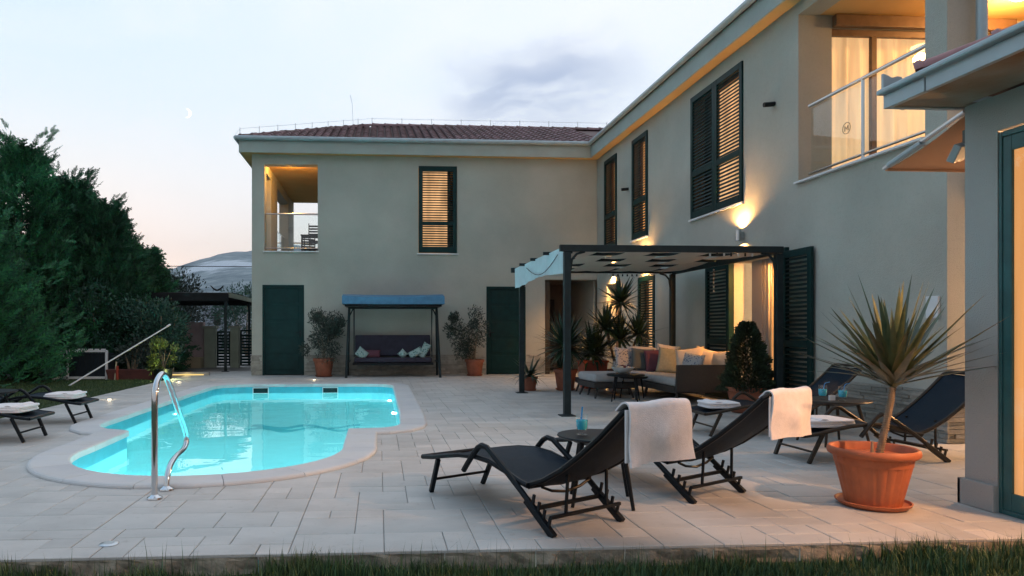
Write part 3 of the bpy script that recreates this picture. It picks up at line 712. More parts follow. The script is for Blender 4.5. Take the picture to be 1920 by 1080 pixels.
shutter(.895, 2.23, 'y', (XW-.03, 12.285), 3.21, house, .058, 60); shutter(.895, 2.23, 'y', (XW-.03, 11.388), 3.21, house, .058, 58)
lit_box('y', 10.5, 11.75, 3.2, 5.44, XW, .26, glow_win); MB().bx(XW+.25, XW+.26, 11.76, 12.28, 3.2, 5.44).build('dark_blind', darkglass, house)
MB().bx(XW-.05, XW+.2, 10.46, 12.32, 3.165, 3.195).build('window_sill', whitem, house)
shutter(.90, 2.30, 'y', (XW-.02, 14.88), 0.02, house, .056, 40, mid_=.30); lit_box('y', 13.98, 14.87, 0.05, 2.33, XW, .24, glow_win)
# living room door: leaves folded back on the wall
shutter(.66, 2.24, 'y', (XW-.075, 9.345), .03, house, .06, 40, mid_=.42, name='open_shutter'); shutter(.80, 2.24, 'y', (XW-.075, 11.62), .03, house, .06, 40, mid_=.42, name='open_shutter')
MB().bx(XW-.09, XW+.12, 10.781, 10.86, .0, 2.33).bx(XW-.06, XW+.12, 9.28, 9.355, .0, 2.33).bx(XW-.09, XW+.12, 9.355, 10.781, 2.252, 2.33).build('door_frame', green, house, bevel=.004, seg=1)
df = MB()
for y, w_ in ((9.36, .075), (10.03, .07), (10.115, .07), (10.20, .30)): df.bx(XW+.14, XW+.19, y, y+w_, .02, 2.25)
df.bx(XW+.14, XW+.19, 9.435, 10.03, 2.17, 2.25).bx(XW+.14, XW+.19, 9.435, 10.03, .02, .1)
dfo = df.build('glass_door', steel if 0 else mat('grey_frame', (.22, .22, .24), .5), house, bevel=.004, seg=1)
MB().bx(XW+.16, XW+.166, 9.435, 10.03, .1, 2.17).build('pane', glass, dfo)
# living room behind it
rm = MB(); rm.bx(XW+.3, 9.6, 12.4, 12.45, 0, 2.6).bx(XW+.3, 9.6, 8.2, 8.25, 0, 2.6).bx(9.6, 9.65, 8.2, 12.45, 0, 2.6).bx(XW+.3, 9.6, 8.2, 12.45, 2.6, 2.65).build('room_wall', interior, house)
MB().bx(XW+.3, 9.6, 8.25, 12.4, -.01, .01).build('room_floor', floorw, house)
curtain('curtain', 10.2, 10.72, XW+.36, .03, 2.3, curt2, house, .02, 4, 'y')
for y, z in ((12.38, 1.35),):
    for x in (6.9, 7.6, 8.3): MB().bx(x, x+.32, y-.03, y+.0, z, z+.42).build('picture_frame', darkglass, house)
lamp('living_room_lamp', (7.6, 10.6, 2.2), 600, (1, .70, .42), .15, parent=house)
lamp('jamb_fill_spot', (5.86, 9.48, 2.12), 270, (1, .38, .08), .03, spot=75, rot=(R(62), 0, R(-4)), parent=house)  # added spot, kept out of sight, that turns the door jamb orange
# solid green doors of the left wing (panelled)
for x0, x1, h in ((-2.98, -1.92, 2.33), (2.82, 3.86, 2.31)):
    dd = MB(); dd.bx(x0+.01, x1-.01, YW+.03, YW+.08, .02, h-.01)
    do = dd.build('door', green, house)
    pn = MB()
    for k in range(5): pn.bx(x0+.14, x1-.14, YW+.018, YW+.03, .14+k*.43, .14+k*.43+.36)
    pn.build('door_panel', green, do, bevel=.006, seg=1)
    hx = x0+.10 if x0 > 0 else x1-.10
    MB().bx(hx-.02, hx+.02, YW+.005, YW+.03, .98, 1.16).tube([(hx, YW+.01, 1.1), (hx, YW-.04, 1.1), (hx+(.11 if x0 > 0 else -.11), YW-.04, 1.1)], .010, 6).build('handle', blackm, do)
    MB().bx(x0-.0, x0+.05, YW-.012, YW+.03, 0, h-.001).bx(x1-.05, x1, YW-.012, YW+.03, 0, h-.001).bx(x0+.05, x1-.05, YW-.012, YW+.03, h-.06, h-.001).build('door_frame', green, do)
# lit niche door on the right wing and passage in the corner
MB().bx(XW+.24, XW+.28, 16.0, 17.0, 0, 2.32).build('door', wood, house)
ps = MB(); ps.bx(4.1, 4.13, YW+.3, 20.6, 0, 2.55).bx(4.1, 6.2, 20.6, 20.65, 0, 2.55).bx(4.1, 6.0, YW+.3, 20.6, 2.55, 2.6).build('passage_wall', mat('passage_render', (.20, .15, .12), .9, var=.1), house)
MB().bx(XW, XW+.05, YW+.3, 20.6, 0, 2.55).build('passage_side', stucco, house)
MB().bx(4.9, 5.35, 20.53, 20.58, 0, 2.1).build('door', darkglass, house)
MB().bx(4.40, 4.52, YW+.05, YW+.1, 0, 2.45).build('folded_door', darkglass, house)
# stone cladding at the foot of the walls
cube = MB().bx(-.5, .5, -.5, .5, -.5, .5).mesh('cladding_piece', stone, bevel=.02, seg=1)
def clad(axis, c, a0, a1, h, skip, single, sgn=-1):
    far = MB(); z = .004
    while z < h:
        rh = random.uniform(.03, .055); a = a0-random.uniform(0, .2)
        while a < a1:
            L = random.uniform(.12, .38); p0, p1 = max(a, a0), min(a+L, a1); a += L+.004
            if p1-p0 < .03 or any(s0 < (p0+p1)/2 < s1 for s0, s1 in skip): continue
            for s0, s1 in skip:
                if p0 < s0 < p1: p1 = s0
                if p0 < s1 < p1: p0 = s1
            dpt = random.uniform(.012, .032)
            cx_, cz_ = (p0+p1)/2, z+rh/2
            if single and len([1]) and clad.n < 285:
                loc = (cx_, c+sgn*dpt/2, cz_) if axis == 'x' else (c+sgn*dpt/2, cx_, cz_)
                sc_ = (p1-p0, dpt, rh-.004) if axis == 'x' else (dpt, p1-p0, rh-.004)
                link('stone', cube, house, loc, None, sc_); clad.n += 1
            else:
                if axis == 'x': far.bx(p0, p1, c+sgn*dpt, c-sgn*.001, z, z+rh-.004)
                else: far.bx(c+sgn*dpt, c-sgn*.001, p0, p1, z, z+rh-.004)
        z += rh
    if far.v: tag(far.build('cladding', stone, house), kind='stuff')
clad.n = 0
clad('x', 6.6, XW-.02, 7.6, .5, [], True); clad('y', XW, 6.57, 9.2, .5, [], True)
clad('y', XW, 10.9, 17.7, .5, [(13.95, 14.9), (15.98, 17.02)], False); clad('x', YW, -3.25, 4.36, .5, [(-3.0, -1.9), (2.8, 3.88)], False)
clad('y', -3.25, YW, 24, .5, [], False)
# small wall items
for y, z in ((9.64, 4.47), (15.5, 4.44)):
    o = MB().tube([(XW+.02, y, z), (XW-.16, y, z-.02)], .035, 8).build('rain_spout', blackm, house, smooth=True)
wb = MB().bx(XW-.03, XW-.002, 6.68, 6.84, 1.28, 1.51); o = wb.build('wall_plate', whitem, bevel=.006); tag(o, 'small white plate on the house wall beside the big spiky plant', 'wall plate')
dp = thing('downpipe', 'pale downpipe beside the upper balcony pillar', 'downpipe', (6.06, 6.5, 0))
MB().tube([(0, 0, 2.4), (0, 0, 5.66)], .05, 10).build('pipe', gutm, dp, smooth=True)
for z in (3.1, 4.6): MB().tube([(0, 0, z), (0, 0, z+.04)], .062, 10).build('pipe_bracket', steel, dp)

# balcony railings with the M emblem
def emblem(parent, c, axis, r=.07):
    mb = MB()
    cir = [(math.cos(a*math.pi/12)*r, math.sin(a*math.pi/12)*r) for a in range(24)]
    q = (lambda u, v: (c[0]+u, c[1], c[2]+v)) if axis == 'x' else (lambda u, v: (c[0], c[1]-u, c[2]+v))
    mb.tube([q(*p) for p in cir], .0035, 4, closed=True)
    k = r*.42
    mb.tube([q(-k, -k), q(-k, k), q(0, -k*.4), q(k, k), q(k, -k)], .0045, 4)
    mb.tube([q(-k*1.3, -k), q(-k*.7, -k)], .003, 4); mb.tube([q(k*1.3, -k), q(k*.7, -k)], .003, 4); mb.tube([q(-k*1.3, k), q(-k*.8, k)], .003, 4); mb.tube([q(k*1.3, k), q(k*.8, k)], .003, 4)
    mb.build('emblem', mat('etched_mark', (.06, .05, .04), .6), parent)
def railing(label, axis, c, a0, a1, z0, z1, posts, marks):
    t_ = thing('balcony_railing', label, 'railing')
    P = (lambda a, d_, z: (a, c+d_, z)) if axis == 'x' else (lambda a, d_, z: (c+d_, a, z))
    MB().tube([P(a0, 0, z1), P(a1, 0, z1)], .024, 8).build('handrail', steel, t_, smooth=True)
    MB().tube([P(a0, 0, z0+.09), P(a1, 0, z0+.09)], .016, 8).build('bottom_rail', steel, t_, smooth=True)
    for p in posts: MB().tube([P(p, 0, z0), P(p, 0, z1)], .02, 8).build('post', steel, t_, smooth=True)
    q = MB()
    if axis == 'x': q.bx(a0, a1, c+.025, c+.033, z0+.12, z1-.03)
    else: q.bx(c+.025, c+.033, a0, a1, z0+.12, z1-.03)
    gp = q.build('glass_panel', rglass, t_)
    for m_ in marks: emblem(gp, P(m_[0], .02, m_[1]), axis)
    return t_
railing('glass balcony railing with round M emblems on the right upper balcony', 'y', 5.86, 6.9, 8.95, 3.2, 4.21, (7.92,), ((8.24, 3.70), (7.30, 3.70)))
railing('short glass railing on the far side of the right balcony pillar', 'x', 6.72, 6.12, 9.1, 3.2, 4.2, (7.3, 8.3), ())
railing('glass railing with M emblem across the small left balcony', 'x', 17.92, -2.93, -1.57, 3.2, 4.18, (), ((-2.28, 3.76),))
railing('glass railing in the first side opening of the left balcony', 'y', -3.1, 18.05, 18.98, 3.2, 4.18, (), ())
railing('glass railing in the second side opening of the left balcony', 'y', -3.1, 20.15, 22.6, 3.2, 4.18, (), ())
railing('glass railing at the far end of the left balcony', 'x', 23.85, -2.95, -1.35, 3.2, 4.18, (), ())
MB().bx(XW-.06, XW+.3, 6.86, 9.09, 3.172, 3.2).build('window_sill', whitem, house, bevel=.004); MB().bx(-2.96, -1.54, YW-.05, YW+.3, 3.172, 3.2).build('window_sill', whitem, house, bevel=.004)
# balcony table and chairs
bt = thing('balcony_table', 'small dark table seen through the left balcony railing', 'table', (-1.95, 20.2, 3.2))
MB().bx(-.3, .3, -.3, .3, .70, .73).build('tabletop', blackm, bt)
for sx_ in (-1, 1):
    for sy in (-1, 1): MB().tube([(sx_*.27, sy*.27, 0), (sx_*.25, sy*.25, .70)], .015, 6).build('leg', blackm, bt)
def bchair(loc, rz, label):
    c = thing('balcony_chair', label, 'chair', loc, rz, 'dark chairs on the left balcony')
    MB().bx(-.22, .22, -.22, .22, .42, .45).build('seat', blackm, c)
    b_ = MB()
    for k in range(5): b_.bx(-.2, .2, .21, .23, .52+k*.075, .565+k*.075)
    b_.bx(-.22, -.2, .2, .24, .45, .92).bx(.2, .22, .2, .24, .45, .92); b_.build('backrest', blackm, c)
    for sx_ in (-1, 1):
        for sy in (-1, 1): MB().tube([(sx_*.2, sy*.2, 0), (sx_*.19, sy*.19, .43)], .013, 6).build('leg', blackm, c)
        MB().tube([(sx_*.22, .2, .64), (sx_*.22, -.18, .64), (sx_*.21, -.2, .43)], .012, 6).build('armrest', blackm, c)
bchair((-1.72, 19.3, 3.2), R(180), 'dark slatted chair at the right edge of the left balcony opening'); bchair((-2.1, 21.1, 3.2), R(20), 'dark slatted chair behind the balcony table, against the sky')

# wall lamps
def wall_lamp(y, z, label, up=9, dn=5, x=XW-.09, face='y', grp='up and down wall lamps on the house'):
    t_ = thing('wall_lamp', label, 'wall lamp', (x, y, z), 0 if face == 'y' else R(90), grp)
    b_ = MB(); P = []
    b_.lathe([(.045, -.085), (.045, .085), (.040, .085), (.040, -.085), (.045, -.085)], n=20)
    b_.build('shade', steel, t_, smooth=True)
    MB().bx(.04, .088, -.03, .03, -.05, .05).build('bracket', steel, t_)
    MB().lathe([(0, -.055), (.03, -.05), (.032, 0), (.03, .05), (0, .055)], n=12).build('bulb', glow_bulb, t_, smooth=True)
    lamp('up_light', (x, y, z+.10), up, WARM, .02, parent=t_, spot=150, rot=(R(180), 0, 0)); lamp('down_light', (x, y, z-.10), dn, WARM, .02, parent=t_, spot=150)
    return t_
wall_lamp(10.49, 2.66, 'steel wall lamp glowing above the pergola under the large shuttered window', 120, 50)
wall_lamp(14.45, 2.62, 'wall lamp glowing just above the tall lit ground floor shutter', 90, 45)
wall_lamp(16.5, 2.62, 'wall lamp nearest the inner corner, above the lit doorway', 25, 190)
# ceiling lamp in the right loggia
cl_ = thing('ceiling_lamp', 'round glowing ceiling lamp in the right upper balcony', 'ceiling lamp', (8.28, 8.3, 5.5))
MB().lathe([(0, -.07), (.09, -.06), (.13, -.02), (.13, .0)], n=24).build('shade', glow_bulb, cl_, smooth=True)
lamp('ceiling_light', (8.28, 8.3, 5.30), 130, WARM, .1, parent=cl_)
cl2 = thing('ceiling_lamp', 'small warm lamp under the left balcony ceiling just behind its lintel', 'ceiling lamp', (-2.5, 18.2, 5.555))
MB().lathe([(0, -.05), (.06, -.04), (.08, 0)], n=16).build('shade', glow_bulb, cl2, smooth=True); lamp('ceiling_light', (-2.35, 18.25, 5.48), 75, (1, .45, .08), .06, parent=cl2)

# ------------------------------------------------------------------ annex on the right
AX = 3.9; AY = 4.31
annex = thing('annex', 'low side building with blue green glazed door at the right edge', 'building')
wall('wall', stucco2, annex, 'y', AX, .28, 1.0, AY, 0, 2.64, [(1.6, 4.07, -1, 2.41)])
wall('wall', stucco2, annex, 'x', AY-.3, .3, AX+.28, 8.2, 0, 2.64, [])
MB().bx(AX-.03, AX-.001, 4.07, AY+.03, 0, .17).bx(AX-.03, 8.2, AY+.001, AY+.03, 0, .17).build('skirting', stucco2, annex, bevel=.006)
dfm = mat('blue_green_frame', (.020, .10, .105), .4, var=.15, vscale=8)
fr = MB(); fr.bx(AX+.004, AX+.03, 4.045, 4.068, 0.0, 2.40).bx(AX+.004, AX+.03, 1.62, 4.045, 2.365, 2.40).bx(AX+.010, AX+.032, 3.985, 4.044, .03, 2.364).bx(AX+.010, AX+.032, 1.7, 3.985, 2.27, 2.364).bx(AX+.010, AX+.032, 1.7, 3.985, .03, .14).bx(AX+.010, AX+.032, 2.7, 2.8, .14, 2.27).bx(AX+.004, AX+.03, 1.62, 4.045, 0, .03)
gd = fr.build('glazed_door', dfm, annex, bevel=.005)
MB().bx(AX+.022, AX+.027, 2.8, 3.985, .14, 2.27).bx(AX+.022, AX+.027, 1.7, 2.7, .14, 2.27).build('pane', glass, gd)
curtain('curtain', 3.55, 4.05, AX+.085, .03, 2.35, curt2, annex, .025, 6, 'y')
MB().bx(AX+.28, 8.0, .9, 1.0, 0, 2.6).bx(8.0, 8.1, .9, AY-.3, 0, 2.6).bx(AX+.28, 8.0, 1, AY-.3, 2.6, 2.64).build('room_wall', interior, annex)
MB().bx(AX+.28, 8.0, 1.0, AY-.3, -.01, .012).build('room_floor', floorw, annex)
lamp('annex_lamp', (4.5, 2.6, 2.22), 470, (1, .50, .24), .06, parent=annex)
# eaves
MB().bx(3.44, AX-.001, .6, 4.36, 2.655, 2.675).bx(AX-.001, 8.2, AY+.002, 4.36, 2.655, 2.675).build('soffit', mat('weathered_board', (.33, .33, .28), .85, col2=(.20, .13, .07), vscale=2.2, bump=.3, bscale=40), annex)
MB().bx(3.40, 3.44, 4.055, 4.40, 2.645, 2.735).bx(3.405, 3.44, .6, 4.05, 2.645, 2.735).bx(3.44, 8.2, 4.36, 4.40, 2.645, 2.735).build('fascia', gutm, annex, bevel=.003)
MB().bx(3.36, 3.42, .6, 4.42, 2.737, 2.775).build('gutter', gutm, annex, bevel=.012)
MB().add([(3.42, 4.40, 2.74), (8.2, 4.40, 2.74), (8.2, 1, 4.1), (6.2, 1.6, 4.0)], [(0, 1, 2, 3)]).add([(3.42, 4.40, 2.74), (6.2, 1.6, 4.0), (3.42, .6, 2.74)], [(0, 1, 2)]).build('roof_deck', tilem, annex)
hipm = mat('ridge_tile_pink', (.30, .15, .15), .6, var=.15, vscale=8, bump=.2)
ht = MB(); P = []
for s_, r_ in ((0, .072), (.035, .076), (.05, .060), (.42, .054)): P.append([(s_, math.cos(math.pi*q/10)*r_, math.sin(math.pi*q/10)*r_) for q in range(11)])
ht.grid(P); ht.f.append(tuple(range(11))); htm = ht.mesh('hip_tile', hipm, smooth=True)
dv = Vector((.5, -.5, .16)).normalized(); ro = dv.to_track_quat('X', 'Z').to_euler()
for k in range(5): link('hip_tile', htm, annex, Vector((3.50, 4.24, 2.83))+dv*(k*.40), ro)
# scalloped metal closer at the corner
P = []
cl_m = MB(); prof = [(0, 0), (0, .11), (.03, .10), (.06, .085), (.10, .095), (.13, .09), (.15, .04), (.16, 0)]
cl_m.prism([(3.40+a, b_+2.775) for a, b_ in prof], 4.40, 4.42, 'xz'); cl_m.build('eaves_closer', gutm, annex)
# awning from the annex end wall
aw = thing('awning', 'orange brown fabric awning with grey side arm beside the annex', 'awning')
P = [[(3.93+i*.4, 4.33+(.70)*j/6, 2.60-.20*j/6-.02*math.sin(math.pi*j/6)) for j in range(7)] for i in range(10)]
MB().grid(P).build('fabric', awnf, aw, thick=.004)
MB().tube([(3.91, 4.32, 2.615), (3.91, 4.70, 2.51), (3.91, 5.05, 2.405)], .017, 8).build('side_arm', steel, aw, smooth=True)
MB().tube([(3.91, 4.68, 2.505), (3.91, 5.0, 2.42)], .024, 8).build('arm_sleeve', gutm, aw, smooth=True)
MB().tube([(3.91, 5.03, 2.40), (7.4, 5.03, 2.40)], .018, 8).build('front_bar', awnf, aw, smooth=True)
MB().tube([(3.91, 4.7, 2.49), (7.4, 4.7, 2.49)], .006, 6).build('fabric_seam', awnf, aw, smooth=True)
fl = thing('floodlight', 'small grey floodlight on the end wall of the annex', 'floodlight', (4.02, 4.42, 2.40))
M_ = Matrix.Rotation(R(35), 4, 'X') @ Matrix.Rotation(R(30), 4, 'Z')
MB().bx(-.05, .06, -.04, .04, -.04, .06, Matrix.Translation((.02, -.03, .06))).build('mount', mat('grey_plastic', (.10, .10, .09), .5), fl)
MB().bx(-.09, .09, -.025, .025, -.06, .06, Matrix.Translation((-.03, .03, -.02)) @ M_).build('lamp_head', gutm, fl, bevel=.006)
# passage lamp behind the annex on the end wall of the house
pl_ = wall_lamp(6.48, 2.15, 'wall lamp on the end wall of the house behind the annex', 30, 30, x=6.9, face='x', grp=None)
lamp('passage_light', (6.9, 5.7, 1.7), 420, (1, .50, .20), .08, parent=pl_)
MB().tube([(5.86, 6.45, .0), (5.86, 6.45, 2.3)], .03, 8)

# ------------------------------------------------------------------ pergola
pg = thing('pergola', 'dark metal pergola with woven cream canopy strips over the sofa corner', 'pergola')
PX0, PX1, PY0, PY1, PH = 2.56, 5.50, 9.08, 12.48, 2.31
for x, y in ((2.54, PY0), (2.64, PY1), (PX1, PY0), (PX1, PY1)):
    MB().bx(x-.045, x+.045, y-.045, y+.045, 0, PH-.1).build('post', pergm, pg, bevel=.006)
    bp_ = MB().bx(x-.10, x+.10, y-.10, y+.10, .001, .012); bp_.tube([(x, y, .012), (x, y, .03)], .075, 8, r2=.05); bp_.build('base_plate', pergm, pg)
for y in (PY0, PY1): MB().bx(2.44, 5.56, y-.03, y+.03, PH-.09, PH).build('beam', pergm, pg, bevel=.004)
for x in (2.60, PX1): MB().bx(x-.025, x+.025, PY0+.03, PY1-.03, PH-.11, PH-.01).build('beam', pergm, pg)
rafts = [PY0+(PY1-PY0)*k/4 for k in (1, 2, 3)]
for y in rafts: MB().bx(2.42, 5.52, y-.025, y+.025, PH-.045, PH).build('rafter', pergm, pg, bevel=.003)
for x, y, sx_ in ((2.585, PY0, 1), (PX1-.045, PY0, -1), (2.685, PY1, 1), (PX1-.045, PY1, -1)):
    MB().tube([(x, y, PH-.34), (x+sx_*.02, y, PH-.20), (x+sx_*.09, y, PH-.12), (x+sx_*.2, y, PH-.09)], .018, 6).build('corner_brace', pergm, pg)
ns = 7; ys = [PY0+.03]+rafts+[PY1-.03]
for i in range(ns):
    xa = 2.64+(PX1-.03-2.64)*i/ns; xb = 2.64+(PX1-.03-2.64)*(i+1)/ns-.004; P = []
    for s_ in range(len(ys)-1):
        for q in range(9 if s_ < len(ys)-2 else 10):
            t_ = q/9
            def lev(k):
                if k in (0, len(ys)-1): return PH-.05
                return PH+.012 if (i+k) % 2 == 0 else PH-.055
            z = lev(s_)*(1-t_)+lev(s_+1)*t_-.018*math.sin(math.pi*t_); y = ys[s_]*(1-t_)+ys[s_+1]*t_
            P.append([(xa, y, z), ((xa+xb)/2, y, z-.012), (xb, y, z)])
    MB().grid(P).build('fabric_strip', creamf, pg, smooth=True, thick=.003)
P = []
for k in range(41):
    y = PY0+.06+(PY1-PY0-.12)*k/40; wv = .012*math.sin(k*.9)+.01*math.sin(k*2.1)
    drop = .33+.03*math.sin(k/40*math.pi*2+2)
    P.append([(2.50+wv*.3, y, PH-.02), (2.505+wv, y, PH-.02-drop*.5), (2.51+wv*1.4, y, PH-.02-drop)])
MB().grid(P).build('valance', bluef, pg, smooth=True, thick=.004)
cb = [(2.47, 9.3+2.0*k/14, 2.2-.19*math.sin(math.pi*k/14)) for k in range(15)]
MB().tube(cb, .006, 5).build('cord', blackm, pg)
for k in range(7): 
    MB().tube([(4.55+k*.10, 9.12, PH-.09), (4.55+k*.10, 9.12, PH-.135)], .012, 6).build('curtain_ring', blackm if k % 2 else steel, pg)
for k in range(6): MB().tube([(4.35+k*.09, PY1-.04, PH-.11), (4.35+k*.09, PY1-.04, PH-.15)], .014, 6).build('curtain_ring', blackm, pg)
wc = thing('wind_chime', 'thin hanging chain of small beads in front of the left door shutter', 'wind chime', (5.5, 10.9, 2.2))
MB().tube([(0, 0, 0), (0, 0, -.42)], .003, 4).build('string', blackm, wc)
for k in range(6): MB().lathe([(0, -.016), (.014, -.008), (.014, .008), (0, .016)], (0, 0, -.05-k*.07), 8).build('bead', steel, wc)
# folded awning above the passage
fa_ = thing('folded_awning', 'folded awning arm catching warm light above the corner passage', 'awning', (5.3, 17.3, 2.62))
MB().bar((-.9, -.5, -.10), (.4, -.05, .06), .05, .03).build('arm', steel, fa_); MB().bar((-.85, -.42, -.03), (.35, 0, .12), .05, .03).build('arm', steel, fa_)

# ------------------------------------------------------------------ loungers
def make_lounger(frame, label, sl=sling):
    t_ = thing('sun_lounger', label, 'sun lounger', group='dark mesh sun loungers around the pool')
    seat = [(-.05, .245), (.08, .262), (.22, .292), (.38, .322), (.55, .338), (.70, .330), (.86, .292), (.98, .255), (1.05, .243)]
    back = [(1.04, .245), (1.16, .292), (1.30, .372), (1.44, .475), (1.58, .592), (1.70, .705), (1.73, .735)]
    for v in (-.265, .265):
        MB().tube([(u, v, z) for u, z in seat], .017, 8).build('seat_rail', frame, t_, smooth=True)
    MB().tube([(-.05, -.265, .245), (-.05, .265, .245)], .017, 8).build('foot_bar', frame, t_, smooth=True)
    P = [[(u, v, z+.010-.020*(1-(v/.255)**2)) for v in (-.255, -.15, 0, .15, .255)] for u, z in seat]
    MB().grid(P).build('seat_sling', sl, t_, smooth=True, thick=.006)
    bl = [(u, -.245, z) for u, z in back]+[(1.75, -.21, .757), (1.75, .21, .757)]+[(u, .245, z) for u, z in back[::-1]]
    MB().tube(bl, .017, 8).build('back_frame', frame, t_, smooth=True)
    MB().tube([(1.05, -.26, .235), (1.05, .26, .235)], .014, 8).build('hinge_bar', frame, t_, smooth=True)
    P = []
    for k, (u, z) in enumerate(back+[(1.745, .75)]):
        P.append([(u+(.02*(1-(v/.235)**2)), v, z-.022*(1-(v/.235)**2)) for v in (-.235, -.14, 0, .14, .235)])
    MB().grid(P).build('back_sling', sl, t_, smooth=True, thick=.006)
    for s_ in (-1, 1):
        v = s_*.285
        ar = [(.46, .235), (.50, .285), (.56, .355), (.61, .405), (.65, .425), (.70, .418), (.78, .365), (.90, .288), (1.02, .205), (1.15, .105), (1.27, .012)]
        MB().tube([(u, v, z) for u, z in ar], .0185, 8).build('arm_and_leg', frame, t_, smooth=True)
        lg_ = MB(); lg_.bar((1.06, v, .165), (1.285, v, -.0), .034, .040).build('leg', frame, t_, bevel=.003, seg=1)
        te = MB()
        for k in range(4):
            u = 1.115+k*.043; z = .165-k*.034+.0
            te.bar((u, v, z-.01), (u+.012, v, z+.042), .012, .016)
        te.build('ratchet_teeth', frame, t_)
        MB().bar((.13, s_*.255, .255), (.015, s_*.235, .0), .030, .030).build('leg', frame, t_, bevel=.003, seg=1)
        MB().bar((1.27, s_*.16, .352), (1.262, s_*.17, .108), .014, .014).build('support_strut', frame, t_)
    MB().tube([(.06, -.24, .10), (.06, .24, .10)], .010, 6).build('stretcher', frame, t_); MB().bar((1.12, -.28, .125), (1.12, .28, .125), .020, .022).build('stretcher', frame, t_)
    MB().bar((1.262, -.29, .105), (1.262, .29, .105), .018, .018).build('ratchet_bar', frame, t_)
    P = [(1.10, v, .235-.05*(1-(v/.2)**2)) for v in (-.2, -.12, 0, .12, .2)]
    MB().tube(P, .009, 6).build('under_brace', frame, t_)
    return t_
L1 = make_lounger(blackm, 'black sun lounger in front, nearest the grass edge, towel over its raised back'); L1.location = (.57, 4.99, 0); L1.rotation_euler.z = R(-59.7)
def place(src, x, y, rz, label):
    o = copy_tree(src); o.location = (x, y, 0); o.rotation_euler.z = R(rz); o['label'] = label; return o
L2 = place(L1, 1.70, 5.66, -60.2, 'black sun lounger behind the front one, white towel over its raised back')
L5 = place(L1, -3.72, 8.93, 180, 'dark sun lounger farther back at the left edge with a folded towel at its foot')
L6 = place(L1, -3.62, 7.49, 180, 'dark sun lounger nearest the left edge of the photo with a towel on its foot')
L3 = make_lounger(bronze, 'brown framed sun lounger behind the big terracotta pot with a folded towel'); L3.location = (3.68, 5.9, 0); L3.rotation_euler.z = R(2)
L4 = place(L3, 3.58, 7.44, 0, 'brown framed sun lounger beyond the two drink glasses, by the open shutter')

# ------------------------------------------------------------------ towels
def draped(label, src, u0, z0, w0, w1, drop, fdrop, seed):
    t_ = thing('towel', label, 'towel', tuple(src.location), src.rotation_euler.z, 'white towels hung over lounger backs')
    rs = random.Random(seed); P = []
    path = []
    for k in range(7): s_ = fdrop*(1-k/6); path.append((u0-.70*s_-.026, z0-.72*s_+.025, 0))
    for a in (120, 95, 70, 45, 20, 0): path.append((u0+.036*math.cos(R(a)), z0+.036*math.sin(R(a)), 0))
    for k in range(1, 15): path.append((u0+.036+.004*math.sin(k*.5), z0-drop*k/14, k/14))
    nv = 22
    for k, (u, z, f_) in enumerate(path):
        row = []
        for j in range(nv+1):
            t2 = j/nv; v = w0+(w1-w0)*t2
            fold = f_*(.012*math.sin(t2*6+seed)+.006*math.sin(t2*12+seed*2+f_*3)+.042*math.exp(-((t2-.5-.28*(f_-.6)**2)/.13)**2)*math.exp(-((f_-.5)/.35)**2)); sag = .05*f_*math.sin(math.pi*t2)*math.exp(-((f_-.45)/.3)**2)
            row.append((u+fold+sag*.6, v+f_*.03*(t2-.3), z+.006*f_*math.sin(t2*5)+.004*(1-f_)*math.sin(t2*9+seed)+random.uniform(-.0008, .0008)))
        P.append(row)
    MB().grid(P).build('cloth', towelm, t_, smooth=True, thick=.009)
    # inner fold hanging closer to the mesh
    P = [[(u0+.018+.003*math.sin(j*.8), w0-.012+.09*j/8, z0+.0-(drop*.93+.0)*k/8) for j in range(9)] for k in range(9)]
    MB().grid(P).build('inner_fold', towelm, t_, smooth=True, thick=.008)
draped('white towel hanging from the raised back of the front lounger', L1, 1.742, .752, -.25, .245, .285, .05, 2)
draped('white towel hanging from the back of the second lounger', L2, 1.742, .752, -.21, .235, .27, .05, 5)
def folded(label, loc, rz, sx_, sy, n_=3, rnd=0):
    t_ = thing('folded_towel', label, 'towel', loc, rz, 'folded white towels on lounger feet')
    z = 0
    for k in range(n_):
        h_ = .022; c = .0+.008*math.sin(k*2)
        mb = MB()
        nn = 16
        P = []
        for q in range(nn):
            a = q*2*math.pi/nn
            P.append((math.copysign(abs(math.cos(a))**.35, math.cos(a))*sx_/2+c, math.copysign(abs(math.sin(a))**.35, math.sin(a))*sy/2+c*.5))
        mb.prism(P, z, z+h_); mb.build('layer', towelm, t_, bevel=.008, seg=3, smooth=True); z += h_-.001
    mb = MB(); P = [[(-sx_*.30+a*.02+.01*math.sin(b_), -sy*.48+b_*sy*.96/8, z+.012*math.sin(a*.8)+.004) for b_ in range(9)] for a in range(5)]
    mb.grid(P).build('turned_edge', towelm, t_, smooth=True, thick=.008)
def on_lounger(L, u, v, z):
    th = L.rotation_euler.z; return (L.location.x+u*math.cos(th)-v*math.sin(th), L.location.y+u*math.sin(th)+v*math.cos(th), z)
folded('folded white towel on the foot of the lounger behind the terracotta pot', on_lounger(L3, .27, -.02, .305), R(4), .46, .40)
folded('folded white towel on the foot of the lounger beyond the towel draped ones', on_lounger(L4, .22, -.02, .295), R(-3), .38, .36)
folded('folded white towel on the left lounger nearer the lawn and trees', on_lounger(L5, .24, 0, .30), R(182), .40, .44)
folded('folded white towel at the very left edge of the photo', on_lounger(L6, .26, 0, .30), R(178), .42, .44)

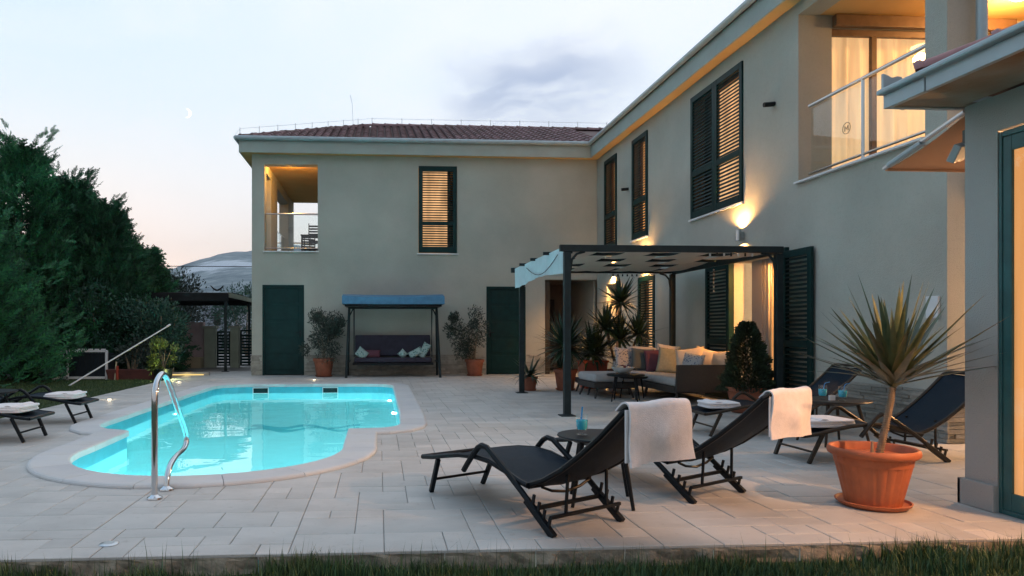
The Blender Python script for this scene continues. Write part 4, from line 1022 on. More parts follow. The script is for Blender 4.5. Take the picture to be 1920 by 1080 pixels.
# ------------------------------------------------------------------ side tables and drinks
def side_table(label, x, y, h=.45, r=.28, m=blackm, rz=0, r3=None):
    t_ = thing('side_table', label, 'side table', (x, y, 0), rz, 'round dark side tables')
    MB().lathe([(0, h-.028), (r-.06, h-.028), (r-.01, h-.016), (r, h-.008), (r-.004, h), (0, h)], n=40).build('tabletop', m, t_, smooth=True)
    MB().lathe([(r*.55, h-.055), (r*.75, h-.03), (r*.55, h-.03)], n=24).build('apron', m, t_)
    for k in range(4):
        a = R(45+90*k); MB().tube([(math.cos(a)*r*.62, math.sin(a)*r*.62, h-.03), (math.cos(a)*r*.93, math.sin(a)*r*.93, 0)], .018, 8, r2=.012).build('leg', m, t_, smooth=True)
    return t_
side_table('round dark side table between the two front loungers holding one blue drink', 1.49, 4.50, .45, .29, rz=R(-15))
side_table('round dark side table with two blue drinks by the big terracotta pot', 4.62, 6.68, .45, .35, bronze)
side_table('round dark side table between the loungers at the left edge', -4.55, 8.2, .45, .34)
def drink(label, x, y, z, ang, grp='tumblers of blue drink with straws', bend=False, k=1.0):
    t_ = thing('drink_glass', label, 'drink glass', (x, y, z), ang, grp)
    gp = [(.0, .002), (.030, .002), (.032, .006), (.014, .012), (.012, .02), (.030, .032), (.036, .055), (.037, .09), (.034, .128), (.032, .128), (.035, .09), (.034, .055), (.028, .035), (0, .03)]
    MB().lathe([(r*k, z_*k) for r, z_ in gp], n=24).build('glass', glass, t_, smooth=True)
    MB().lathe([(r*k, z_*k) for r, z_ in [(0, .034), (.027, .036), (.033, .055), (.0345, .085), (.033, .094), (0, .094)]], n=24).build('drink', drinkm, t_, smooth=True)
    if bend: MB().tube([(.0, 0, .05), (.018, 0, .15), (.028, 0, .168), (.075, 0, .178)], .004, 6).build('straw', strawm, t_, smooth=True)
    else: MB().tube([(-.01, 0, .05), (.004, 0, .19)], .006, 6).build('straw', strawm, t_, smooth=True)
drink('tall blue drink with upright straw on the table between the front loungers', 1.36, 4.50, .45, 0, k=1.1)
drink('left blue drink of the two beside the big terracotta pot', 4.50, 6.66, .45, 0, bend=True, k=1.15)
drink('right blue drink of the two, in front of the white card', 4.60, 6.50, .45, 0, bend=True, k=1.15)
drink('blue drink at the very left edge of the photo', -4.38, 8.12, .45, 0)
o = MB().bx(4.52, 4.58, 6.58, 6.60, .45, .50).build('menu_card', whitem); tag(o, 'tiny white card standing between the two blue drinks', 'card')

# ------------------------------------------------------------------ sofa group
sofa = thing('corner_sofa', 'dark wicker corner sofa with pale seat cushions under the pergola', 'sofa', (4.6, 10.3, 0))
def sb(name, m, x0, x1, y0, y1, z0, z1, bev=.02, seg=3): return MB().bx(x0, x1, y0, y1, z0, z1).build(name, m, sofa, world=True, bevel=bev, seg=seg, smooth=True)
a_ = MB(); a_.add([(4.60, 10.30, .20), (5.56, 10.30, .20), (5.58, 10.26, .62), (4.60, 10.26, .62), (4.60, 10.36, .20), (5.56, 10.36, .20), (5.58, 10.32, .62), (4.60, 10.32, .62)], [(0, 1, 2, 3), (5, 4, 7, 6), (1, 5, 6, 2), (4, 0, 3, 7), (3, 2, 6, 7), (0, 4, 5, 1)])
a_.build('end_panel', wick, sofa, world=True, bevel=.012, smooth=True)
sb('base', wick, 4.60, 5.56, 10.38, 12.75, .17, .27, .01); sb('base', wick, 3.72, 4.59, 12.0, 12.75, .17, .27, .01)
sb('backrest', wick, 5.50, 5.57, 10.38, 12.75, .28, .62, .015); sb('backrest', wick, 4.45, 5.49, 12.69, 12.76, .28, .62, .015)
sb('seat_cushion', cush, 4.60, 5.48, 10.37, 11.6, .275, .41, .045, 4); sb('seat_cushion', cush, 4.60, 5.48, 11.61, 12.65, .275, .41, .045, 4); 
for x, y, dx, dy in ((4.66, 10.4, -.05, -.06), (5.48, 10.4, .04, -.06), (4.66, 11.6, -.05, 0), (5.48, 12.6, .04, .05), (3.8, 12.05, -.06, -.05), (4.5, 12.05, 0, -.05), (3.8, 12.7, -.06, .05)):
    MB().tube([(x, y, .18), (x+dx, y+dy, 0)], .024, 8, r2=.016).build('leg', wick, sofa, world=True)
ot = thing('ottoman', 'square wicker ottoman with pale cushion at the left end of the sofa', 'ottoman', (3.98, 11.75, 0), R(3))
MB().bx(-.36, .36, -.40, .40, .17, .27).build('base', wick, ot, bevel=.012); MB().bx(-.37, .37, -.41, .41, .275, .42).build('seat_cushion', cush, ot, bevel=.05, seg=4, smooth=True)
for sx_ in (-1, 1):
    for sy in (-1, 1): MB().tube([(sx_*.28, sy*.32, .18), (sx_*.34, sy*.38, 0)], .024, 8, r2=.016).build('leg', wick, ot)
_pc = {}
def pillow_mesh(w, h, t, m, seed):
    rs = random.Random(seed); n_ = 12; V = []; F = []
    for side in (1, -1):
        for i in range(n_+1):
            for j in range(n_+1):
                a = i/n_*2-1; b_ = j/n_*2-1
                e = max(0, (1-a*a))**.42*max(0, (1-b_*b_))**.42
                pin = 1-.09*(1-abs(a))*abs(b_)**3*0-.07*(abs(b_)**4)*(1-a*a); pin2 = 1-.07*(abs(a)**4)*(1-b_*b_)
                V.append((a*w/2*pin2, side*e*t/2*(1+.12*math.sin(a*4+seed)*math.cos(b_*3+seed)), b_*h/2*pin))
    k = (n_+1)**2
    for s_ in (0, 1):
        for i in range(n_):
            for j in range(n_):
                q = [s_*k+i*(n_+1)+j, s_*k+(i+1)*(n_+1)+j, s_*k+(i+1)*(n_+1)+j+1, s_*k+i*(n_+1)+j+1]; F.append(tuple(q if s_ == 0 else q[::-1]))
    mb = MB().add(V, F); me = mb.mesh('pillow_shape', m); bm = bmesh.new(); bm.from_mesh(me); bmesh.ops.remove_doubles(bm, verts=bm.verts, dist=.0015); bmesh.ops.recalc_face_normals(bm, faces=bm.faces[:]); bm.to_mesh(me); bm.free()
    for p in me.polygons: p.use_smooth = True
    return me
def pillow(label, loc, rot, w, h, m, seed, group='scatter cushions on the corner sofa', t=.14):
    o = link('cushion', pillow_mesh(w, h, t, m, seed), None, loc, tuple(R(a) for a in rot)); tag(o, label, 'cushion', group); return o
pillow('pale grey blue cushion at the far left of the sofa back', (4.62, 12.50, .63), (-14, 2, 4), .44, .42, florb, 1)
pillow('plain teal cushion leaning between the grey and mauve ones', (4.86, 12.3, .62), (-16, 4, -8), .42, .42, tealcush, 2)
pillow('dark mauve cushion leaning between the teal and olive ones', (5.02, 12.05, .61), (-14, -6, -22), .42, .42, pinkcush, 3)
pillow('pale olive cushion, largest in the middle of the sofa', (5.12, 11.7, .62), (-16, 5, -34), .46, .46, limecush, 4)
pillow('long cream cushion lying on top of the sofa back in the corner', (5.02, 12.62, .76), (-62, 4, 2), .62, .26, creamcush, 5)
pillow('second cream cushion standing in the sofa corner', (5.38, 12.45, .68), (-10, 8, -40), .44, .42, creamcush, 6)
pillow('blue patterned cushion in front of the wicker end panel', (5.0, 10.62, .58), (-12, 6, -72), .44, .42, florb, 7)
pillow('large cream cushion behind the left of the wicker end panel', (5.14, 11.0, .64), (-14, -8, -50), .50, .46, creamcush, 8)
pillow('cream cushion standing behind the middle of the wicker end panel', (5.32, 10.85, .65), (-12, 14, -60), .46, .42, creamcush, 9)
pillow('cream cushion behind the right of the wicker end panel against the wall', (5.44, 10.55, .64), (-10, -4, -80), .44, .38, creamcush, 10)
def coffee(label, x, y, h, r, nl=3):
    t_ = thing('coffee_table', label, 'coffee table', (x, y, 0), group='round dark coffee tables by the sofa')
    MB().lathe([(0, h-.03), (r-.02, h-.03), (r, h-.02), (r, h), (r-.008, h+.004), (0, h)], n=36).build('tabletop', blackm, t_, smooth=True)
    for k in range(nl):
        a = R(20+360/nl*k); MB().tube([(math.cos(a)*r*.7, math.sin(a)*r*.7, h-.03), (math.cos(a)*r*.95, math.sin(a)*r*.95, 0)], .016, 8, r2=.010).build('leg', blackm, t_)
coffee('larger round coffee table holding a bowl in front of the sofa', 4.02, 10.90, .44, .30, 4); coffee('smaller round coffee table tucked beside the larger one', 4.28, 11.25, .38, .24, 3)
bw = thing('bowl', 'white bowl of fruit and flowers on the larger coffee table', 'bowl', (3.98, 10.92, .446))
MB().lathe([(0, 0), (.06, 0), (.14, .05), (.185, .105), (.178, .105), (.13, .055), (.05, .015), (0, .012)], n=32).build('dish', whitem, bw, smooth=True)
for k in range(12):
    a = k*2.4; r_ = .03+.10*(k/12)**.5
    MB().lathe([(0, -.026), (.02, -.018), (.028, 0), (.02, .018), (0, .026)], (math.cos(a)*r_, math.sin(a)*r_, .095+.012*(k % 3)), 10).build('fruit', (limecush, creamcush, pinkcush)[k % 3], bw, smooth=True)
for i, (x, y) in enumerate(((3.82, 10.86), (3.88, 11.02), (4.08, 11.05))):
    t_ = thing('wine_glass', ('empty wine glass left of the bowl on the coffee table', 'empty wine glass just behind the bowl on the coffee table', 'empty wine glass behind the right side of the bowl')[i], 'wine glass', (x, y, .446), 0, 'wine glasses around the bowl')
    MB().lathe([(0, .0), (.03, .0), (.03, .003), (.005, .006), (.004, .08), (.02, .10), (.034, .13), (.036, .16), (.03, .20), (.028, .20), (.034, .16), (.032, .13), (0, .095)], n=20).build('glass', glass, t_, smooth=True)

# ------------------------------------------------------------------ swing seat
sw = thing('swing_seat', 'garden swing seat with blue canopy against the left wing wall', 'swing seat', (.36, 17.2, 0))
for x in (-1.09, 1.09):
    s_ = 1 if x > 0 else -1
    MB().tube([(x+s_*.06, -.52, 0), (x, -.12, 1.72)], .032, 8).build('leg', pergm, sw, smooth=True); MB().tube([(x+s_*.06, .40, 0), (x, -.08, 1.72)], .032, 8).build('leg', pergm, sw, smooth=True)
    MB().tube([(x, -.42, .38), (x, .32, .38)], .02, 6).build('side_brace', pergm, sw)
    MB().tube([(x*.885, -.1, 1.70), (x*.885, -.22, .5)], .012, 6).build('hanger', pergm, sw); MB().tube([(x*.90, -.1, 1.70), (x*.90, .15, .62)], .012, 6).build('hanger', pergm, sw)
    MB().tube([(x, -.1, 1.5), (x-s_*.10, -.1, 1.71)], .018, 6).build('corner_brace', pergm, sw)
MB().tube([(-1.12, -.1, 1.72), (1.12, -.1, 1.72)], .03, 8).build('top_bar', pergm, sw, smooth=True)
P = []
for i in range(25):
    x = -1.24+2.48*i/24; sg = .02*math.sin(i/24*math.pi)
    P.append([(x, -.62, 1.80-sg*.3), (x, -.615, 1.99-sg), (x, -.1, 2.06-sg), (x, .42, 1.97-sg), (x, .43, 1.80)])
cn = MB().grid(P); cn.prism([(-.62, 1.80), (-.615, 1.99), (-.1, 2.06), (.42, 1.97), (.43, 1.80)], -1.245, -1.24, 'yz'); cn.prism([(-.62, 1.80), (-.615, 1.99), (-.1, 2.06), (.42, 1.97), (.43, 1.80)], 1.24, 1.245, 'yz')
cn.build('canopy', swingblue, sw, smooth=True)
MB().bx(-1.18, 1.18, -.56, .38, 1.74, 1.80).build('canopy_frame', blackm, sw)
MB().bx(-.96, .96, -.30, .26, .36, .48).build('seat', swingdark, sw, bevel=.03, seg=3, smooth=True); MB().bx(-1.0, 1.0, -.32, .28, .30, .35).build('seat_frame', blackm, sw)
q = MB(); q.bx(-.96, .96, -.05, .05, -.26, .28, Matrix.Translation((0, .26, .76)) @ Matrix.Rotation(R(-12), 4, 'X')); q.build('backrest', swingdark, sw, bevel=.03, seg=3, smooth=True)
G_ = 'cushions on the swing seat'
pillow('pale cushion leaning at the left end of the swing seat', (-.42, 17.05, .58), (-10, 38, 10), .30, .26, flor, 21, G_, .10); pillow('plum cushion lying at the left of the swing seat', (-.18, 17.18, .57), (-30, 0, 0), .46, .22, pinkcush, 22, G_, .12)
pillow('round pale cushion near the middle of the swing seat', (.60, 17.05, .57), (-14, 45, 0), .20, .20, flor, 23, G_, .16); pillow('leaf print cushion lying tilted right on the swing seat', (.92, 17.08, .59), (-20, -28, 0), .38, .20, flor, 24, G_, .10); pillow('leaf print cushion standing at the right end of the swing seat', (1.14, 17.08, .65), (-12, -62, 0), .42, .20, flor, 25, G_, .10)

# ------------------------------------------------------------------ pots and plants
def pot_part(t_, r, h, m=terrad, rim=.03, ribs=0, saucer=True, square=False):
    if square:
        MB().add([(-r, -r, h), (r, -r, h), (r, r, h), (-r, r, h), (-r*.8, -r*.8, 0), (r*.8, -r*.8, 0), (r*.8, r*.8, 0), (-r*.8, r*.8, 0)], [(4, 5, 1, 0), (5, 6, 2, 1), (6, 7, 3, 2), (7, 4, 0, 3), (7, 6, 5, 4)]).bx(-r-.015, r+.015, -r-.015, r+.015, h-.04, h).build('pot', m, t_, bevel=.004)
    else:
        if ribs:
            n_ = 96; prof = [(.60*r, .012), (.615*r, .03), (.875*r, h*.86), (.90*r, h*.865)]
            mb = MB(); vs = []; fs = []
            for q, (rr_, z) in enumerate(prof):
                for k in range(n_):
                    a = k*2*math.pi/n_; w_ = 1-.030*(1 if (k % 4) == 0 else 0)*(1 if q in (1, 2) else 0); vs.append((rr_*w_*math.cos(a), rr_*w_*math.sin(a), z))
            for i in range(len(prof)-1):
                for k in range(n_): fs.append((i*n_+k, i*n_+(k+1) % n_, (i+1)*n_+(k+1) % n_, (i+1)*n_+k))
            fs.append(tuple(range(n_))[::-1]); mb.add(vs, fs)
            p_ = mb.build('pot', m, t_, smooth=True)
            MB().lathe([(.885*r, h*.862), (.94*r, h*.86), (.985*r, h*.885), (r, h*.93), (.985*r, h*.975), (.95*r, h), (.90*r, h*.99), (.87*r, h*.95), (.84*r, h*.72)], n=64).build('rim', m, p_, smooth=True)
        else: MB().lathe([(0, .012), (.66*r, .012), (.68*r, .02), (.90*r, h*.84), (r, h*.85), (r, h), (.90*r, h), (.85*r, h*.8)], n=32).build('pot', m, t_, smooth=True)
        if saucer: MB().lathe([(0, 0), (.70*r, 0), (.80*r, .02), (.83*r, .035), (.80*r, .037), (.76*r, .022), (0, .014)], n=48).build('saucer', m, t_, smooth=True)
    MB().lathe([(0, h*.80+.01), (r*.84, h*.80)], n=24).build('soil', soil, t_)
def blade(L, w, droop, n_=6, fold=.25, arch=0):
    P = []
    for i in range(n_+1):
        t_ = i/n_; wd = w*(1-t_)**.75*(.55+.9*min(1, t_*4)) if t_ < 1 else 0
        x = L*t_*math.cos(droop*t_*.5); z = -L*math.sin(droop*t_*.5)*t_+arch*math.sin(math.pi*t_)
        P.append([(x, -wd/2, z+abs(wd)*fold*.5), (x, 0, z), (x, wd/2, z+abs(wd)*fold*.5)])
    return MB().grid(P)
def rosette(t_, c, nleaf, L, w, m, seed, lo=-20, hi=88, mats=None, name='leaf', droop=.5, r0=.02, pw=1.0):
    rs = random.Random(seed); meshes = [blade(L*k, w, droop*dr, 7).mesh(name, m, smooth=True) for k, dr in ((1, .4), (.88, .9), (1.08, .15), (.75, 1.3))]
    for i in range(nleaf):
        f_ = (i+.5)/nleaf; el = lo+(hi-lo)*f_**pw+rs.uniform(-5, 5); az_ = i*137.5+rs.uniform(-12, 12)
        me = meshes[rs.randrange(4)]; rot = (Matrix.Rotation(R(az_), 4, 'Z') @ Matrix.Rotation(R(-el), 4, 'Y')).to_euler()
        s_ = rs.uniform(.88, 1.08)
        link(name, me, t_, (c[0]+math.cos(R(az_))*r0, c[1]+math.sin(R(az_))*r0, c[2]+rs.uniform(-.02, .02)), rot, (s_, 1, s_))
# the big one in front
bp_ = thing('potted_yucca', 'tall spiky yucca in the large ribbed orange terracotta pot', 'potted plant', (3.25, 4.30, 0))
pot_part(bp_, .265, .385, terra, ribs=1)
tp = [(.03, 0, .28), (.065, 0, .42), (.095, .0, .55), (.12, 0, .66), (.14, 0, .78)]
tr = MB(); tr.tube(tp, .020, 12, r2=.016)
for k in range(34):
    f_ = k/33; i_ = min(3, int(f_*4)); q = Vector(tp[i_]).lerp(Vector(tp[i_+1]), f_*4-i_); tr.tube([q, q+Vector((0, 0, .008))], (.0245-.005*f_)*random.uniform(.98, 1.08), 11)
tr.build('trunk', bark, bp_, smooth=False)
MB().tube([(.0, .01, .30), (.005, .01, .42)], .014, 8, r2=.006).build('stub', bark, bp_)
rosette(bp_, (.14, 0, .795), 94, .66, .050, yleaf, 11, lo=18, hi=88, droop=.24, r0=.016, pw=1.1)

def leaf_cloud(name, m, parent, center, rad, n_, size, seed, tmpl='leaf', shell=.35, squash=1, world=False, blobs=None, updir=.3, lean=(0, 0)):
    r_ = np.random.default_rng(seed)
    if tmpl == 'leaf': TV = [(0, 0, 0), (.5, .18, .05), (1, 0, 0), (.5, -.18, .05)]; TF = [(0, 1, 2), (0, 2, 3)]
    else: TV, TF = tmpl
    pts = []; 
    blobs = blobs or [((0, 0, 0), 1.0)]
    per = n_//len(blobs)
    for bc, br in blobs:
        u = r_.normal(size=(per, 3)); u /= np.linalg.norm(u, axis=1, keepdims=True); rr_ = (r_.random(per)**shell)[:, None]
        nz = 1+.18*np.sin(u[:, 0:1]*5+seed+bc[0]*3)*np.cos(u[:, 2:3]*6+seed)
        pts.append(np.array(bc)+u*rr_*br*nz)
    p = np.concatenate(pts); dirs = p/(np.linalg.norm(p, axis=1, keepdims=True)+1e-6)+r_.normal(size=p.shape)*.7; dirs[:, 2] += updir
    P = p*np.array(rad)+np.array(center)
    P[:, 0] += (P[:, 2]-center[2])*lean[0]
    V, F = scatter(TV, TF, P, dirs, size*(.6+.8*r_.random(len(P))), r_.random(len(P))*6.28)
    me = np_mesh(name, V, F, m); return link(name, me, parent)
def shrub_stems(t_, z0, top, k, seed, spread=.3, r=.012, lean=0):
    rs = random.Random(seed)
    for i in range(k):
        a = rs.uniform(0, 6.28); q = rs.uniform(.3, 1)*spread
        MB().tube([(0, 0, z0), (math.cos(a)*q*.3+lean*.3, math.sin(a)*q*.3, z0+(top-z0)*.4), (math.cos(a)*q+lean, math.sin(a)*q, top*rs.uniform(.8, 1))], r, 6, r2=r*.3).build('stem', bark, t_)
def bl(seed, k, s=.45, z=(-.7, .8)):
    rs = random.Random(seed); return [((rs.uniform(-.6, .6), rs.uniform(-.6, .6), rs.uniform(*z)), s*rs.uniform(.6, 1.1)) for _ in range(k)]
t_ = thing('potted_olive', 'bushy olive tree in terracotta pot between the left door and the swing seat', 'potted plant', (-1.37, 17.22, 0), group='potted olive trees against the left wing')
pot_part(t_, .27, .46, terrad); shrub_stems(t_, .35, 1.2, 6, 31, .35)
leaf_cloud('foliage', oleaf, t_, (0, 0, 1.0), (.56, .45, .62), 5200, .062, 3, blobs=bl(3, 15)+[((.1, 0, 0), .75), ((-.2, 0, .75), .28), ((.75, 0, .55), .22), ((-.8, 0, -.5), .28)])
t_ = thing('potted_olive', 'sparse olive tree in terracotta pot between the swing seat and the second door', 'potted plant', (2.44, 17.28, 0), group='potted olive trees against the left wing')
pot_part(t_, .25, .42, terrad); shrub_stems(t_, .35, 1.3, 8, 32, .4, lean=-.12)
leaf_cloud('foliage', oleaf, t_, (-.18, 0, 1.02), (.58, .45, .68), 4200, .060, 4, blobs=bl(9, 14, .36)+[((.35, 0, .8), .35), ((.6, 0, .3), .4), ((-.75, 0, .2), .3)])
t_ = thing('potted_fern_palm', 'small palm in a small pot behind the far left pergola post', 'potted plant', (2.90, 12.95, 0))
pot_part(t_, .15, .27, terrad); rosette(t_, (0, 0, .27), 40, .46, .05, pleaf, 41, lo=-5, hi=80, droop=1.2)
t_ = thing('potted_dracaena', 'bushy spiky plant in the tall dark pot behind the near left pergola post', 'potted plant', (3.60, 12.98, 0))
pot_part(t_, .23, .41, terrad)
rosette(t_, (0, 0, .82), 130, .70, .075, pleaf, 42, lo=-30, hi=85, droop=.5); MB().tube([(0, 0, .3), (0, 0, .75)], .03, 8).build('trunk', bark, t_); rosette(t_, (-.12, -.05, .45), 34, .36, .03, pleaf, 43, lo=-10, hi=80, droop=.9)
t_ = thing('potted_cycad', 'dense cycad in a square terracotta planter behind the ottoman', 'potted plant', (4.28, 13.45, 0))
pot_part(t_, .24, .56, mat('terracotta_red', (.36, .07, .035), .6, var=.15), square=True); rosette(t_, (0, 0, .66), 110, .68, .075, pleaf, 44, lo=-15, hi=85, droop=1.0); rosette(t_, (.1, 0, .72), 50, .55, .06, pleaf, 45, lo=0, hi=85, droop=.8)
t_ = thing('potted_yucca', 'tall branching yucca with four spiky heads near the inner corner', 'potted plant', (4.80, 13.35, 0))
pot_part(t_, .24, .38, terrad)
for k, (hx, hy, hz, nl, L_) in enumerate(((.02, 0, 1.70, 90, .56), (-.26, .05, 1.16, 84, .58), (.38, 0, 1.06, 76, .54), (-.02, -.1, .98, 80, .58))):
    MB().tube([(hx*.2, hy*.2, .3), (hx*.55, hy*.5, .3+(hz-.3)*.5), (hx, hy, hz)], .03, 8, r2=.022).build('trunk', bark, t_); rosette(t_, (hx, hy, hz), nl, L_, .058, pleaf, 50+k, lo=-25, hi=86, droop=.5)
t_ = thing('potted_conifer', 'cone shaped conifer in terracotta pot beside the lit living room door', 'potted plant', (5.18, 9.30, 0))
pot_part(t_, .29, .36, terrad); MB().tube([(0, 0, .28), (0, 0, 1.15)], .025, 8, r2=.008).build('trunk', bark, t_)
rr_ = np.random.default_rng(77); n_ = 11000; zc = rr_.random(n_)**1.25; an = rr_.random(n_)*6.283; rd = (.285*(1-zc)**.62+.03)*(.55+.45*rr_.random(n_)**.4)*(1+.16*np.sin(an*5+zc*9)+.13*np.sin(zc*34+an*3))
P = np.stack([np.cos(an)*rd, np.sin(an)*rd, .30+zc*.95], 1); D = np.stack([np.cos(an), np.sin(an), rr_.random(n_)*1.2], 1)
V, F = scatter([(0, 0, 0), (.5, .22, .05), (1, 0, 0), (.5, -.22, .05)], [(0, 1, 2), (0, 2, 3)], P, D, .052*(.6+.8*rr_.random(n_)), rr_.random(n_)*6.28)
link('foliage', np_mesh('foliage', V, F, tleaf), t_)

# ------------------------------------------------------------------ pool furniture
hr = thing('pool_handrail', 'polished steel handrail bent into the pool at its near rounded end', 'handrail', (-1.53, 4.78, 0))
hp = [(4.78, 0), (4.78, .25), (4.78, .50), (4.78, .70), (4.80, .765), (4.855, .82), (4.93, .845), (5.0, .835), (5.07, .79), (5.17, .70), (5.31, .56), (5.46, .42), (5.545, .33), (5.565, .28), (5.54, .235), (5.46, .21), (5.30, .20), (5.18, .18), (5.10, .14), (5.055, .08), (5.04, 0)]
# smooth the polyline
def chaikin(p, k=2):
    for _ in range(k):
        q = [p[0]]
        for a, b_ in zip(p, p[1:]): q += [tuple(a[i]*.75+b_[i]*.25 for i in range(len(a))), tuple(a[i]*.25+b_[i]*.75 for i in range(len(a)))]
        q.append(p[-1]); p = q
    return p
hpp = chaikin(hp, 2)
MB().tube([(0, y-4.78, z) for y, z in hpp], .0215, 20, up=(1, 0, 0)).build('rail', chrome, hr, smooth=True)
for y in (0, .26): MB().lathe([(.022, .030), (.03, .022), (.05, .012), (.052, .002)], (0, y, 0), 28).build('flange', chrome, hr, smooth=True)
for i, (x, y) in enumerate(((-4.49, 11.72), (-4.48, 15.65), (-1.51, 16.13))):
    t_ = thing('deck_light', ('glowing recessed deck light behind the left loungers', 'glowing recessed deck light near the potted shrub by the driveway', 'glowing recessed deck light between the pool and the left olive pot')[i], 'deck light', (x, y, .001), group='recessed lights in the terrace')
    MB().lathe([(.035, .004), (.055, .005), (.06, .001)], n=20).build('trim_ring', steel, t_); MB().lathe([(0, .006), (.035, .005)], n=16).build('lens', glow_led, t_)
    lamp('deck_glow', (x, y, .06), .8, (1, .8, .5), .03, parent=t_)
t_ = thing('drain_cap', 'small round metal cap set in the paving near the grass edge', 'drain cap', (-1.45, 3.78, .002))
MB().lathe([(0, .006), (.03, .006), (.045, .003), (.05, 0)], n=20).build('cap', steel, t_)

# ------------------------------------------------------------------ behind the pool on the left
kn = thing('pet_enclosure', 'white framed garden enclosure with lattice top under the trees', 'enclosure', (-7.2, 17.0, -.05))
q = MB()
for x in (-.62, -.30, .62): q.bx(x-.025, x+.025, -.03, .03, 0, .72)
q.bx(-.62, .62, -.03, .03, .03, .09); q.bx(-.30, .62, -.03, .03, .68, .73); q.build('frame', whitem, kn, bevel=.004)
MB().bx(-.60, -.30, -.02, .0, .12, .40).build('panel', mat('grey_panel', (.22, .27, .27), .7), kn)
lt = MB()
for k in range(5): lt.bar((-.62+k*.08, -.01, .52), (-.62+k*.08+.12, -.01, .72), .012, .02); lt.bar((-.62+k*.08+.12, -.02, .52), (-.62+k*.08, -.02, .72), .012, .02)
lt.build('lattice', whitem, kn)
for k in range(12): MB().tube([(-.24+k*.07, 0, .08), (-.24+k*.07, 0, .70)], .008, 5).build('bar', blackm, kn)
MB().bx(-.6, .6, .05, .6, 0, .65).build('inner_box', mat('dark_blue_box', (.01, .02, .03), .6), kn)
for k in range(6): MB().bx(-.25+k*.15, -.25+k*.15+.09, -.035, .02, .735, .76).build('top_slat', whitem, kn)
t_ = thing('white_stand', 'small white painted stand left of the garden enclosure', 'stand', (-8.05, 16.9, -.05))
MB().bx(-.03, .03, -.03, .03, 0, .55).build('post', whitem, t_); MB().bx(-.03, .16, -.04, .04, .50, .55).build('arm', whitem, t_); MB().bx(-.05, .12, -.05, .05, 0, .28).build('foot', mat('grey_panel'), t_, bevel=.01)
t_ = thing('garden_tool', 'orange red garden tool standing by the enclosure', 'garden tool', (-6.35, 16.9, -.05))
MB().tube([(0, 0, 0), (.02, .05, .45)], .02, 6).build('handle', ochre, t_); MB().bx(.04, .09, -.03, .03, .0, .35).build('body', mat('tool_red', (.35, .04, .02), .5), t_, bevel=.01)
t_ = thing('planter_trough', 'long dark red planter trough beneath the shrubs', 'planter', (-5.95, 17.05, -.05))
MB().add([(-.62, -.16, .26), (.62, -.16, .26), (.62, .16, .26), (-.62, .16, .26), (-.56, -.12, 0), (.56, -.12, 0), (.56, .12, 0), (-.56, .12, 0)], [(4, 5, 1, 0), (5, 6, 2, 1), (6, 7, 3, 2), (7, 4, 0, 3), (7, 6, 5, 4), (0, 1, 2, 3)]).build('trough', mat('trough_red', (.10, .03, .025), .7, var=.3), t_, bevel=.01)
t_ = thing('potted_shrub', 'uplit yellow green shrub in black pot at the corner of the driveway', 'potted plant', (-5.16, 16.75, -.04))
MB().lathe([(0, 0), (.18, 0), (.24, .28), (.22, .28), (.2, .25), (0, .24)], n=24).build('pot', blackm, t_, smooth=True); shrub_stems(t_, .2, .8, 6, 71, .25)
leaf_cloud('foliage', lleaf, t_, (0, 0, .62), (.36, .34, .42), 900, .075, 71, blobs=bl(71, 12, .4))
lamp('plant_uplight', (-4.93, 16.45, .12), 9, (.95, 1, .35), .04, parent=t_)
t_ = thing('pool_pole', 'long pale telescopic pole leaning from the lawn into the shrubs', 'pole', (-6.68, 15.18, -.05))
MB().tube([(0, 0, 0), (1.63, 1.62, 1.32)], .018, 8, r2=.014).build('shaft', whitem, t_, smooth=True); MB().tube([(1.60, 1.59, 1.30), (1.66, 1.65, 1.35)], .022, 8).build('tip', whitem, t_)
# step with warm strip light
t_ = thing('driveway_kerb', 'low kerb at the driveway edge with a warm strip light', 'kerb', (-4.9, 17.9, -.02)); MB().bx(-.55, .55, -.06, .06, 0, .10).build('kerb_block', drive_m, t_, bevel=.01)
MB().bx(-.5, .42, -.075, -.062, .03, .055).build('light_strip', emat('strip_glow', (1, .72, .25), 1.2), t_)
lamp('strip_light', (-4.9, 17.74, .10), 1.2, (1, .7, .25), .1, parent=t_)
# shade canopy
cp = thing('shade_canopy', 'dark fabric shade canopy on slim metal posts over the driveway', 'canopy', (-4.28, 19.43, 0))
for x, y in ((0, 0), (0, 3.5), (-3.2, 0), (-3.2, 3.5)):
    MB().tube([(x, y, 0), (x, y, 2.1)], .04, 8).build('post', pergm, cp, smooth=True); MB().bx(x-.09, x+.09, y-.09, y+.09, 0, .02).build('base_plate', pergm, cp)
    if x == 0: MB().tube([(x, y, 1.85), (x-.08, y, 2.05), (x-.3, y, 2.12)], .02, 6).build('brace', pergm, cp)
shd = mat('shade_fabric', (.014, .016, .018), .85, spec=.1, var=.2, vscale=4)
P = []
for i in range(13):
    x = -3.3+3.4*i/12
    P.append([(x, -.08, 1.98), (x, -.07, 2.20), (x, .4, 2.24), (x, 1.75, 2.26+.02*math.sin(i)), (x, 3.2, 2.22), (x, 3.57, 2.16), (x, 3.58, 1.98)])
MB().grid(P).build('roof_fabric', shd, cp, smooth=True, thick=.01)
MB().bx(.06, .10, -.06, 3.56, 2.09, 2.22).build('side_beam', pill, cp); MB().bx(-3.3, .1, -.05, .02, 2.10, 2.16).build('front_beam', pergm, cp)
